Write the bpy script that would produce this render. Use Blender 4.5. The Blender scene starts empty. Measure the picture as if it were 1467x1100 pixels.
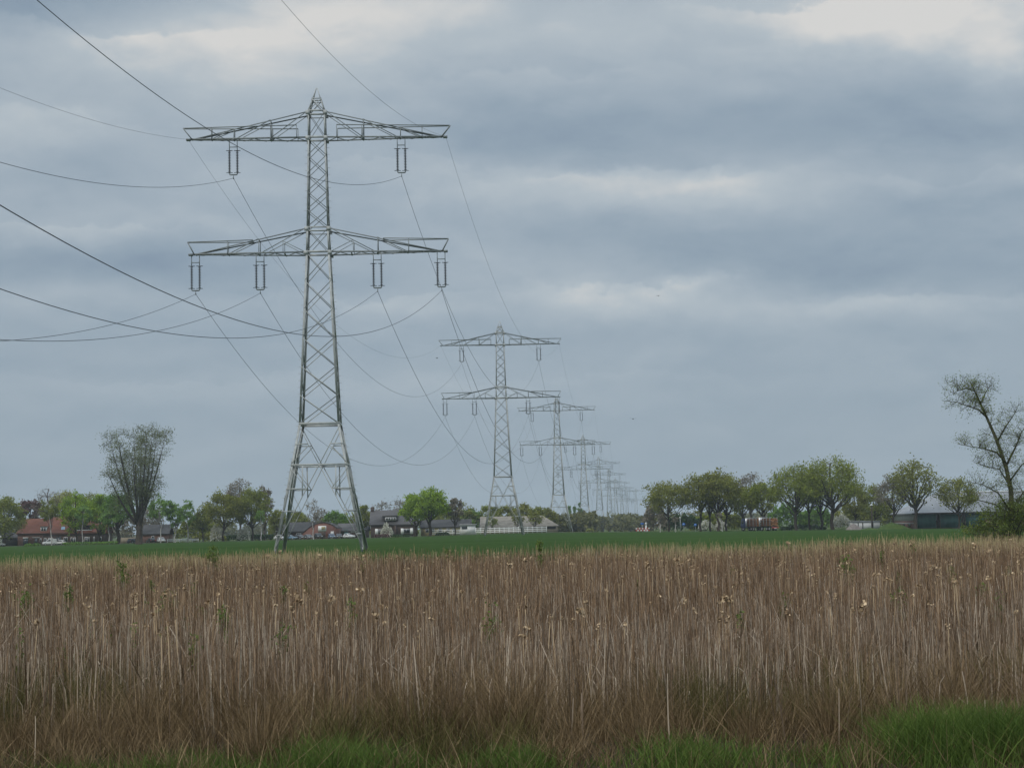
import bpy, math, random
import numpy as np
from mathutils import Vector, Matrix
R = math.radians
sc = bpy.context.scene
COL = sc.collection
F = 2400.0; CAMH = 2.8; PITCH = R(4.75777); ROLL = R(1.22593)

# ------------------------------------------------------------------ geometry of the place
def inv(px, py, D):
    """world point seen in the survey photograph at (px,py), D metres ahead"""
    U = px-733.5; V = py-550
    u = U*math.cos(ROLL)-V*math.sin(ROLL); v = U*math.sin(ROLL)+V*math.cos(ROLL)
    c, s = math.cos(PITCH), math.sin(PITCH)
    dx = u/F; up = -v/F
    y = c-up*s; z = s+up*c
    return Vector((dx/y*D, D, CAMH+z/y*D))
def sm(t):
    t = np.clip(t, 0, 1); return t*t*(3-2*t)
def G(x, y):
    x = np.asarray(x, float); y = np.asarray(y, float)
    p = 733.5+F*x/np.maximum(y, 1.0)
    A = np.interp(p, [-200, 0, 560, 690, 780, 1000, 1350, 1467, 1700], [-.8, -.75, -.55, -.1, -.1, -.65, -1.2, -1.6, -1.7])
    s = np.clip((y-190)/290, 0, 1)
    far = np.interp(y, [520, 672, 935, 1230, 2000, 3500], [0, -.9, -2.7, -3.4, -4, -4.5])
    return A*sm(s)+far+1.1*sm((16.5-y)/9)
def gx(px, d): return inv(px, 765, d).x
def gp(px, d):
    x = gx(px, d); return Vector((x, d, float(G(x, d))))

# ------------------------------------------------------------------ materials
def mat(name, c1, c2=None, scale=1.0, rough=.8, spec=.25, metal=0, island=0., bump=0., stretch=None, trans=0., noise2=None, c3=None):
    m = bpy.data.materials.new(name); m.use_nodes = True
    nt = m.node_tree; N = nt.nodes; L = nt.links
    b = N['Principled BSDF']
    b.inputs['Roughness'].default_value = rough
    b.inputs['Metallic'].default_value = metal
    b.inputs['Specular IOR Level'].default_value = spec
    b.inputs['Base Color'].default_value = (*c1, 1)
    if c2 is not None:
        tc = N.new('ShaderNodeTexCoord'); mp = N.new('ShaderNodeMapping')
        L.new(tc.outputs['Object'], mp.inputs[0])
        if stretch: mp.inputs['Scale'].default_value = stretch
        nz = N.new('ShaderNodeTexNoise'); nz.inputs['Scale'].default_value = scale; nz.inputs['Detail'].default_value = 6
        nz.inputs['Roughness'].default_value = .6
        L.new(mp.outputs[0], nz.inputs['Vector'])
        fac = nz.outputs['Fac']
        st = N.new('ShaderNodeMapRange'); st.inputs[1].default_value = .3; st.inputs[2].default_value = .7
        L.new(fac, st.inputs[0]); fac = st.outputs[0]
        if island:
            g = N.new('ShaderNodeNewGeometry')
            mx = N.new('ShaderNodeMix'); mx.inputs[0].default_value = island
            L.new(fac, mx.inputs[2]); L.new(g.outputs['Random Per Island'], mx.inputs[3]); fac = mx.outputs[0]
        cr = N.new('ShaderNodeValToRGB')
        cr.color_ramp.elements[0].color = (*c1, 1); cr.color_ramp.elements[1].color = (*c2, 1)
        if c3 is not None:
            e = cr.color_ramp.elements.new(.5); e.color = (*c3, 1)
        L.new(fac, cr.inputs[0]); L.new(cr.outputs[0], b.inputs['Base Color'])
        if bump:
            bp = N.new('ShaderNodeBump'); bp.inputs['Strength'].default_value = bump; bp.inputs['Distance'].default_value = .05
            L.new(nz.outputs['Fac'], bp.inputs['Height']); L.new(bp.outputs[0], b.inputs['Normal'])
        if trans:
            t = N.new('ShaderNodeBsdfTranslucent'); L.new(cr.outputs[0], t.inputs[0])
            ms = N.new('ShaderNodeMixShader'); ms.inputs[0].default_value = trans
            L.new(b.outputs[0], ms.inputs[1]); L.new(t.outputs[0], ms.inputs[2])
            L.new(ms.outputs[0], N['Material Output'].inputs[0])
    return m

M = {}
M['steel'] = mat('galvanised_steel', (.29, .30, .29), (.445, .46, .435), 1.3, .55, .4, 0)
M['steel_shaded'] = mat('shaded_galvanised_steel', (.15, .165, .165), (.24, .26, .25), 1.3, .55, .4, 0)  # darker copy of the galvanised steel, shade of the arms put into its colour
M['steel_dark'] = mat('weathered_steel', (.16, .18, .18), (.25, .27, .27), 2, .6, .3)
M['porcelain'] = mat('brown_glazed_insulator', (.045, .05, .06), (.07, .075, .085), 3, .3, .5)
M['wire'] = mat('aluminium_cable', (.06, .065, .075), (.09, .095, .105), .5, .6, .3)
M['concrete'] = mat('concrete', (.30, .29, .27), (.42, .41, .38), 3, .9)
M['reed_grey'] = mat('bleached_cattail_leaf', (.10, .070, .047), (.60, .50, .385), .25, .9, 0, 0, .93, trans=.15, c3=(.26, .192, .134))
M['reed_brown'] = mat('brown_cattail_stem', (.054, .032, .019), (.45, .305, .185), .2, .9, 0, 0, .9, trans=.15, c3=(.19, .122, .073))
M['reed_pale'] = mat('pale_reed_grass', (.26, .20, .10), (.62, .50, .29), .3, .9, 0, 0, .7, trans=.15)
M['seed_head'] = mat('cattail_fluff', (.20, .13, .07), (.66, .50, .32), 2, 1, 0, 0, .85)
M['dry_grass'] = mat('dry_sedge', (.07, .045, .022), (.46, .33, .19), .5, .9, 0, 0, .75, trans=.15, c3=(.15, .105, .055))
M['sedge_olive'] = mat('olive_sedge', (.03, .028, .010), (.24, .21, .085), .5, .9, 0, 0, .75, trans=.15, c3=(.085, .078, .028))
M['grass'] = mat('fresh_grass', (.028, .062, .012), (.16, .225, .052), .6, .8, .05, 0, .6, trans=.25)
M['sapling_leaf'] = mat('sapling_leaf', (.06, .10, .015), (.17, .24, .04), 2, .6, .3, 0, .7, trans=.25)
M['soil'] = mat('marsh_soil', (.022, .016, .010), (.06, .042, .026), 1.2, .95, .1, bump=.6)
M['bark'] = mat('dark_bark', (.035, .028, .022), (.085, .068, .052), 2, .95, .1)
M['bark_grey'] = mat('grey_bark', (.07, .06, .052), (.14, .12, .105), 2, .95, .1)
M['bark_green'] = mat('mossy_bark', (.045, .045, .022), (.10, .095, .05), 2, .95, .1)
M['birch'] = mat('white_birch_bark', (.22, .20, .18), (.62, .60, .56), 2.5, .8, .2)
def leafmat(n, a, b, t=.3): return mat(n, a, b, .35, .8, .05, 0, .45, trans=t)
M['lf_olive'] = leafmat('olive_spring_leaf', (0.104, 0.128, 0.027), (0.290, 0.315, 0.070))
M['lf_oak'] = leafmat('young_oak_leaf', (0.108, 0.118, 0.024), (0.300, 0.310, 0.066))
M['lf_oakgreen'] = leafmat('greener_oak_leaf', (0.109, 0.137, 0.019), (0.308, 0.349, 0.052))
M['lf_bright'] = leafmat('bright_maple_leaf', (0.125, 0.20, 0.018), (0.34, 0.47, 0.05)) #(0.115, 0.230, 0.019), (0.344, 0.528, 0.046))
M['lf_mid'] = leafmat('mid_green_leaf', (0.070, 0.148, 0.025), (0.197, 0.320, 0.062))
M['lf_birch'] = leafmat('birch_leaf', (0.099, 0.189, 0.044), (0.265, 0.398, 0.099))
M['lf_grey'] = leafmat('grey_bud_twig', (0.154, 0.133, 0.106), (0.306, 0.276, 0.204))
M['lf_purple'] = leafmat('copper_beech_leaf', (0.088, 0.053, 0.053), (0.199, 0.121, 0.111))
M['lf_poplar'] = leafmat('poplar_young_leaf', (0.091, 0.112, 0.052), (0.224, 0.245, 0.112))
M['lf_blossom'] = leafmat('white_blossom', (0.327, 0.327, 0.253), (0.743, 0.713, 0.624))
M['lf_pale'] = leafmat('pale_lime_leaf', (0.204, 0.224, 0.061), (0.388, 0.388, 0.122))
M['lf_dark'] = leafmat('dark_hedge_leaf', (0.030, 0.061, 0.024), (0.082, 0.133, 0.052))
M['lf_far'] = leafmat('distant_wood_leaf', (0.082, 0.091, 0.032), (0.235, 0.224, 0.091))
M['lf_willow'] = leafmat('willow_bush_leaf', (0.084, 0.119, 0.028), (0.238, 0.286, 0.071))

def field_mat():
    m = bpy.data.materials.new('young_wheat'); m.use_nodes = True
    nt = m.node_tree; N = nt.nodes; L = nt.links; b = N['Principled BSDF']
    b.inputs['Roughness'].default_value = 1; b.inputs['Specular IOR Level'].default_value = 0
    tc = N.new('ShaderNodeTexCoord')
    def nz(sx, sy, s):
        mp = N.new('ShaderNodeMapping'); mp.inputs['Scale'].default_value = (sx, sy, 1)
        L.new(tc.outputs['Object'], mp.inputs[0])
        n = N.new('ShaderNodeTexNoise'); n.inputs['Scale'].default_value = s; n.inputs['Detail'].default_value = 5
        L.new(mp.outputs[0], n.inputs['Vector']); return n.outputs['Fac']
    a = nz(.35, 1, .03); c = nz(1, .12, 1.2)
    mx = N.new('ShaderNodeMix'); mx.inputs[0].default_value = .45
    L.new(a, mx.inputs[2]); L.new(c, mx.inputs[3])
    cr = N.new('ShaderNodeValToRGB')
    cr.color_ramp.elements[0].position = .35; cr.color_ramp.elements[0].color = (.026, .054, .013, 1)
    cr.color_ramp.elements[1].position = .68; cr.color_ramp.elements[1].color = (.046, .080, .024, 1)
    L.new(mx.outputs[0], cr.inputs[0]); L.new(cr.outputs[0], b.inputs['Base Color'])
    bp = N.new('ShaderNodeBump'); bp.inputs['Strength'].default_value = .5; bp.inputs['Distance'].default_value = .1
    L.new(c, bp.inputs['Height']); L.new(bp.outputs[0], b.inputs['Normal'])
    return m
M['field'] = field_mat()
M['meadow'] = mat('rough_meadow', (.04, .07, .02), (.10, .12, .045), .08, 1, 0)
M['asphalt'] = mat('asphalt', (.045, .045, .047), (.07, .07, .07), 2, .9)
def brick(name, a, b, mortar=(.25, .23, .2), sc_=4.0):
    m = bpy.data.materials.new(name); m.use_nodes = True
    nt = m.node_tree; N = nt.nodes; L = nt.links; p = N['Principled BSDF']; p.inputs['Roughness'].default_value = .9
    tc = N.new('ShaderNodeTexCoord'); mp = N.new('ShaderNodeMapping'); mp.inputs['Rotation'].default_value = (R(90), 0, 0)
    L.new(tc.outputs['Object'], mp.inputs[0])
    t = N.new('ShaderNodeTexBrick'); t.inputs['Scale'].default_value = sc_
    t.inputs['Color1'].default_value = (*a, 1); t.inputs['Color2'].default_value = (*b, 1); t.inputs['Mortar'].default_value = (*mortar, 1)
    t.inputs['Mortar Size'].default_value = .012
    L.new(mp.outputs[0], t.inputs['Vector'])
    n = N.new('ShaderNodeTexNoise'); n.inputs['Scale'].default_value = .5; L.new(tc.outputs['Object'], n.inputs['Vector'])
    mm = N.new('ShaderNodeMix'); mm.data_type = 'RGBA'; mm.blend_type = 'MULTIPLY'; mm.inputs[0].default_value = .5
    L.new(t.outputs[0], mm.inputs[6]); L.new(n.outputs[0], mm.inputs[7]); L.new(mm.outputs[2], p.inputs['Base Color'])
    return m
M['brick_pink'] = brick('pinkish_brick', (.24, .115, .085), (.19, .09, .07))
M['brick_brown'] = brick('brown_brick', (.10, .062, .048), (.08, .05, .04), (.13, .11, .1))
M['brick_red'] = brick('red_brick', (.23, .085, .06), (.19, .07, .05))
M['tile_red'] = mat('orange_roof_tile', (.115, .045, .030), (.185, .072, .045), .6, .85, .2, stretch=(1, 1, 6))
M['tile_grey'] = mat('grey_roof_tile', (.085, .080, .080), (.13, .122, .12), .7, .85, .2, stretch=(1, 1, 6))
M['tile_dark'] = mat('dark_roof_tile', (.05, .048, .048), (.08, .076, .075), .7, .85, .2)
M['thatch'] = mat('weathered_fibre_roof', (.16, .14, .115), (.30, .27, .225), .5, .95, .1, stretch=(1, 1, 3))
M['metal_roof'] = mat('pale_metal_roof', (.22, .222, .23), (.30, .303, .31), .15, .5, .4, stretch=(6, 1, 1))
M['white'] = mat('white_paint', (.66, .66, .64), (.80, .80, .78), 1.5, .6)
M['offwhite'] = mat('offwhite_render', (.42, .42, .41), (.55, .55, .53), .8, .8)
M['yellow_wall'] = mat('ochre_render', (.30, .25, .12), (.38, .32, .17), .7, .9)
M['black'] = mat('black_timber', (.018, .018, .018), (.035, .033, .03), .6, .9)
M['teal'] = mat('teal_sheet_door', (.015, .075, .07), (.03, .11, .10), .3, .6, .4, stretch=(4, 1, .3))
M['glass'] = mat('dark_window_glass', (.02, .024, .03), (.04, .046, .055), 1, .12, .6)
M['rubber'] = mat('tyre_rubber', (.012, .012, .012), (.025, .025, .025), 4, .9)
M['rim'] = mat('wheel_metal', (.35, .35, .36), (.5, .5, .5), 4, .4, .5, .6)
def paint(n, c): return mat(n, tuple(v*.92 for v in c), c, 1.5, .3, .5)
M['p_white'] = paint('white_car_paint', (.72, .72, .71)); M['p_dark'] = paint('dark_grey_car_paint', (.05, .052, .058))
M['p_grey'] = paint('grey_car_paint', (.14, .145, .15)); M['p_blue'] = paint('pale_blue_car_paint', (.13, .22, .30))
M['p_navy'] = paint('steel_blue_car_paint', (.07, .11, .18)); M['p_black'] = paint('black_car_paint', (.02, .02, .022))
M['p_cab'] = paint('deep_blue_truck_paint', (.025, .04, .10))
M['lampglass'] = mat('headlight_glass', (.6, .6, .58), (.75, .75, .72), 3, .2, .6)
M['red_light'] = mat('red_tail_lens', (.5, .03, .02), (.6, .05, .03), 3, .3, .5)
M['red_paint'] = mat('red_barrier_paint', (.45, .05, .035), (.55, .07, .045), 3, .6)
M['blue_sign'] = mat('blue_sign_face', (.03, .14, .45), (.04, .17, .52), 3, .5)
M['log_bark'] = mat('log_bark', (.085, .042, .026), (.17, .085, .048), 2, .95, 0, 0, .4)
M['log_end'] = mat('cut_log_end', (.30, .125, .05), (.44, .22, .09), 4, .9)
M['alu'] = mat('bare_aluminium', (.42, .43, .44), (.55, .56, .57), 2, .4, .5, .5)
M['gravel'] = mat('grey_gravel', (.13, .11, .10), (.26, .23, .21), 3, .95, .1, bump=.8)
M['turf'] = mat('mown_turf_mound', (.035, .065, .016), (.08, .12, .03), 1.2, .9, .1)
M['feather'] = mat('dark_feather', (.02, .02, .022), (.04, .04, .042), 8, .8)
M['wood'] = mat('weathered_wood_post', (.10, .085, .065), (.17, .15, .12), 2, .9)
M['tan_wall'] = mat('tan_garden_wall', (.20, .165, .115), (.28, .24, .175), .8, .95)

# ------------------------------------------------------------------ mesh helpers
def np_mesh(name, V, faces_flat, counts, mats, parent=None, midx=None, smooth=False):
    me = bpy.data.meshes.new(name)
    V = np.asarray(V, np.float32)
    me.vertices.add(len(V)); me.vertices.foreach_set('co', V.ravel())
    ff = np.asarray(faces_flat, np.int32).ravel(); counts = np.asarray(counts, np.int32)
    me.loops.add(len(ff)); me.loops.foreach_set('vertex_index', ff)
    me.polygons.add(len(counts))
    st = np.concatenate([[0], np.cumsum(counts)[:-1]]).astype(np.int32)
    me.polygons.foreach_set('loop_start', st)
    try: me.polygons.foreach_set('loop_total', counts)
    except Exception: pass
    for m in (mats if isinstance(mats, (list, tuple)) else [mats]): me.materials.append(m)
    if midx is not None: me.polygons.foreach_set('material_index', np.asarray(midx, np.int32))
    if smooth: me.polygons.foreach_set('use_smooth', np.ones(len(counts), bool))
    me.update(calc_edges=True); me.validate()
    o = bpy.data.objects.new(name, me); COL.objects.link(o)
    if parent: o.parent = parent
    return o

class MB:
    def __init__(s): s.v = []; s.f = []; s.m = []
    def add(s, vs, fs, mi=0):
        n = len(s.v); s.v += [tuple(v) for v in vs]
        s.f += [tuple(i+n for i in f) for f in fs]; s.m += [mi]*len(fs); return s
    def hexa(s, P, mi=0):
        return s.add(P, [(0, 3, 2, 1), (4, 5, 6, 7), (0, 1, 5, 4), (1, 2, 6, 5), (2, 3, 7, 6), (3, 0, 4, 7)], mi)
    def box(s, cx, cy, cz, sx, sy, sz, mi=0):
        x, y, z = sx/2, sy/2, sz/2
        return s.hexa([(cx-x, cy-y, cz-z), (cx+x, cy-y, cz-z), (cx+x, cy+y, cz-z), (cx-x, cy+y, cz-z),
                       (cx-x, cy-y, cz+z), (cx+x, cy-y, cz+z), (cx+x, cy+y, cz+z), (cx-x, cy+y, cz+z)], mi)
    def bar(s, p, q, w, h=None, n=None, mi=0):
        p, q = Vector(p), Vector(q); d = (q-p)
        if d.length < 1e-6: return s
        d.normalize(); h = h or w
        n = Vector(n) if n is not None else (Vector((0, 0, 1)) if abs(d.z) < .9 else Vector((0, 1, 0)))
        a = d.cross(n)
        if a.length < 1e-6: a = d.cross(Vector((1, 0, 0)))
        a.normalize(); b = a.cross(d).normalized()
        a = a*w/2; b = b*h/2
        return s.hexa([p-a-b, p+a-b, p+a+b, p-a+b, q-a-b, q+a-b, q+a+b, q-a+b], mi)
    def ell(s, p, q, w, n1, n2, mi=0):
        """angle section: two plates of width w along n1 and n2"""
        p, q = Vector(p), Vector(q); n1 = Vector(n1).normalized(); n2 = Vector(n2).normalized(); t = max(.02, .14*w)
        for a, b in ((n1*w, n2*t), (n1*t, n2*w)):
            s.hexa([p, p+a, p+a+b, p+b, q, q+a, q+a+b, q+b], mi)
        return s
    def tube(s, pts, rad, k=5, mi=0, cap=True):
        pts = [Vector(p) for p in pts]; n = len(pts)
        rad = rad if isinstance(rad, (list, tuple)) else [rad]*n
        base = len(s.v); up = None
        for i, p in enumerate(pts):
            d = (pts[min(i+1, n-1)]-pts[max(i-1, 0)])
            if d.length < 1e-9: d = Vector((0, 0, 1))
            d.normalize()
            if up is None: up = d.orthogonal().normalized()
            up = (up-d*up.dot(d))
            up = up.normalized() if up.length > 1e-6 else d.orthogonal().normalized()
            w = d.cross(up)
            for j in range(k):
                a = 2*math.pi*j/k
                s.v.append(tuple(p+(up*math.cos(a)+w*math.sin(a))*rad[i]))
        for i in range(n-1):
            for j in range(k):
                a = base+i*k+j; b = base+i*k+(j+1) % k
                s.f.append((a, b, b+k, a+k)); s.m.append(mi)
        if cap:
            s.f.append(tuple(base+j for j in range(k-1, -1, -1))); s.m.append(mi)
            s.f.append(tuple(base+(n-1)*k+j for j in range(k))); s.m.append(mi)
        return s
    def lathe(s, prof, c=(0, 0, 0), k=10, axis='z', mi=0):
        base = len(s.v)
        for r, h in prof:
            for j in range(k):
                a = 2*math.pi*j/k
                x, y, z = r*math.cos(a), r*math.sin(a), h
                if axis == 'x': x, y, z = z, x, y
                if axis == 'y': x, y, z = x, z, y
                s.v.append((c[0]+x, c[1]+y, c[2]+z))
        n = len(prof)
        for i in range(n-1):
            for j in range(k):
                a = base+i*k+j; b = base+i*k+(j+1) % k
                s.f.append((a, b, b+k, a+k)); s.m.append(mi)
        s.f.append(tuple(base+j for j in range(k-1, -1, -1))); s.m.append(mi)
        s.f.append(tuple(base+(n-1)*k+j for j in range(k))); s.m.append(mi)
        return s
    def prism(s, poly, y0, y1, mi=0):
        """polygon in xz extruded along y"""
        n = len(poly)
        vs = [(x, y0, z) for x, z in poly]+[(x, y1, z) for x, z in poly]
        fs = [tuple(range(n)), tuple(range(2*n-1, n-1, -1))]+[(i, i+n, (i+1) % n+n, (i+1) % n) for i in range(n)]
        return s.add(vs, fs, mi)
    def build(s, name, mats, parent=None, smooth=False, loc=None, bevel=0):
        flat = [i for f in s.f for i in f]
        o = np_mesh(name, s.v, flat, [len(f) for f in s.f], mats, parent, s.m, smooth)
        if bevel:
            b = o.modifiers.new('bevel', 'BEVEL'); b.width = bevel; b.segments = 2; b.limit_method = 'ANGLE'
        if loc is not None: o.location = loc
        return o

def tag(o, label=None, cat=None, group=None, kind=None):
    if label: o['label'] = label
    if cat: o['category'] = cat
    if group: o['group'] = group
    if kind: o['kind'] = kind
    return o
def thing(name, label, cat, loc, rz=0, group=None):
    o = bpy.data.objects.new(name, None); COL.objects.link(o)
    o.location = loc; o.rotation_euler = (0, 0, rz); o.empty_display_size = .5
    return tag(o, label, cat, group)
KIDS = {}
def children(o): return [c for c in COL.objects if c.parent == o]
def copy_tree(o, parent=None):
    c = o.copy(); COL.objects.link(c)
    if parent: c.parent = parent
    for ch in children(o): copy_tree(ch, c)
    return c

# ------------------------------------------------------------------ ground
def sheet(name, xs, ys, m, dz=0):
    X, Y = np.meshgrid(xs, ys); Z = G(X, Y)+dz
    V = np.stack([X, Y, Z], -1).reshape(-1, 3)
    nx, ny = len(xs), len(ys)
    i = np.arange((ny-1)*nx).reshape(ny-1, nx)[:, :-1].ravel()
    q = np.stack([i, i+1, i+nx+1, i+nx], -1)
    o = np_mesh(name, V, q, [4]*len(q), m, smooth=True)
    return tag(o, kind='structure')
sheet('marsh_ground', np.linspace(-130, 130, 60), np.concatenate([np.linspace(-60, 4, 8), np.linspace(6, 18, 13), np.linspace(20, 95, 16)]), M['soil'])
sheet('crop_field', np.linspace(-330, 330, 111), np.linspace(95, 487, 70), M['field'])
sheet('meadow', np.linspace(-1150, 1150, 161), np.concatenate([np.linspace(487, 700, 24), np.linspace(730, 3400, 60)]), M['meadow'])
sheet('road', np.linspace(-330, 330, 111), np.linspace(492, 498.5, 4), M['asphalt'], .03)

# ------------------------------------------------------------------ pylons
HW = [(0, 5.115), (14.66, 2.36), (34.8, 1.40), (37.8, 1.29), (48.55, 1.06), (51.75, 1.03), (53.4, .53), (54.75, .06)]
def hw(z): return float(np.interp(z, [a for a, _ in HW], [b for _, b in HW]))
def corner(sx, sy, z): w = hw(z); return Vector((sx*w, sy*w, z))
ZA = [48.55, 34.85]
FACES = [((-1, -1), (1, -1)), ((1, -1), (1, 1)), ((1, 1), (-1, 1)), ((-1, 1), (-1, -1))]

def insulator_set(parent, x, z):
    t = bpy.data.objects.new('insulator_set', None); COL.objects.link(t); t.parent = parent; t.location = (x, 0, z)
    h = MB()
    for s in (-1, 1): h.bar((s*.46, 0, 0), (s*.46, 0, -1.15), .09)
    h.bar((-.46, 0, -.78), (.46, 0, -.78), .09)
    h.build('hanger', M['steel_dark'], t)
    for s in (-1, 1):
        prof = [(.03, -1.15)]
        n = 14
        for k in range(n):
            zz = -1.2-k*.19
            prof += [(.055, zz), (.175, zz-.07), (.175, zz-.095), (.055, zz-.11)]
        prof += [(.055, -3.95), (.03, -4.0)]
        st = MB().lathe(prof, (s*.46, 0, 0), 8)
        st.bar((s*.46-.38, 0, -1.2), (s*.46+.38, 0, -1.2), .07); st.bar((s*.46-.38, 0, -3.85), (s*.46+.38, 0, -3.85), .06)
        st.build('insulator_string', M['porcelain'], t)
    y = MB().tube([(-.46, 0, -3.9), (-.44, 0, -4.02), (-.36, 0, -4.09), (.36, 0, -4.09), (.44, 0, -4.02), (.46, 0, -3.9)], .085, 6)
    y.bar((0, 0, -4.05), (0, 0, -4.5), .07); y.box(0, 0, -4.5, .1, .5, .14)
    y.build('yoke', M['steel_dark'], t)

def crossarm(parent, s, z, upper):
    ztop = 51.75 if upper else 37.8
    b = MB(); wb, wt = hw(z), hw(ztop); xt = 15.25 if upper else 15.05; xe = 14.65 if upper else 14.5
    def B(x, sy): f = (x-wb)/(xt-wb); return Vector((s*x, sy*(wb*(1-f)+.16*f), z+.1*f))
    def T(x, sy): f = (x-wt)/(xe-wt); return Vector((s*x, sy*(wt*(1-f)+.16*f), ztop*(1-f)+(z+.2)*f))
    for sy in (-1, 1):
        ny = (0, -sy, 0)
        b.ell(B(wb, sy), B(xt, sy), .17, ny, (0, 0, 1)); b.ell(T(wt, sy), T(xe, sy), .13, ny, (0, 0, -1))
        vs = (5.45, 9.8) if upper else (6.95,)
        for x in vs: b.ell(B(x, sy), T(x, sy), .09, ny, (1, 0, 0))
        dg = [(T, wt, 5.45), (T, 5.45, 9.5), (T, 9.8, 12.4)] if upper else [(T, wt, 6.7), (T, 6.95, 10.45)]
        for _, xa, xb in dg: b.ell(T(xa, sy), B(xb, sy), .10, ny, (0, 0, 1))
        if not upper:
            m = T(wt, sy).lerp(B(6.7, sy), .52)
            b.ell(m, B(wb, sy), .08, ny, (0, 0, 1)); b.ell(m, B(abs(m.x), sy), .07, ny, (1, 0, 0))
    k = 0
    xs = np.linspace(wb, xt-.3, 12)
    for i in range(11): b.bar(B(xs[i], (-1)**i), B(xs[i+1], -(-1)**i), .09, .07)
    for x in ((5.45, 9.8, 12.4) if upper else (3.9, 6.95, 10.5, 14.3)): b.bar(B(x, -1), B(x, 1), .12)
    for x in ((5.45, 9.8) if upper else (6.95,)): b.bar(T(x, -1), T(x, 1), .1)
    b.box(s*(xt-.1), 0, z+.14, .5, .55, .22)
    a = b.build('crossarm', M['steel_shaded'], parent)
    r = MB(); zr = z+(1.5 if upper else 1.62); xo = 15.75 if upper else 15.3; xi = 2.35 if upper else 7.6
    for sy in (-1, 1):
        f = (xi-wb)/(xt-wb); yi = sy*(wb*(1-f)+.16*f)
        r.bar((s*xo, sy*.16, zr), (s*xi, yi, zr+.05), .1)
        r.bar((s*xo, sy*.16, zr), B(xe, sy), .12)
        if upper: r.bar((s*xi, yi, zr+.05), B(xi, sy), .08)
        for x in ((12.4, 5.3) if upper else (10.6,)):
            fy = (x-xi)/(xo-xi); r.bar(B(x, sy), (s*x, yi*(1-fy)+sy*.16*fy, zr), .08)
    r.build('railing', M['steel_shaded'], a)

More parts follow.
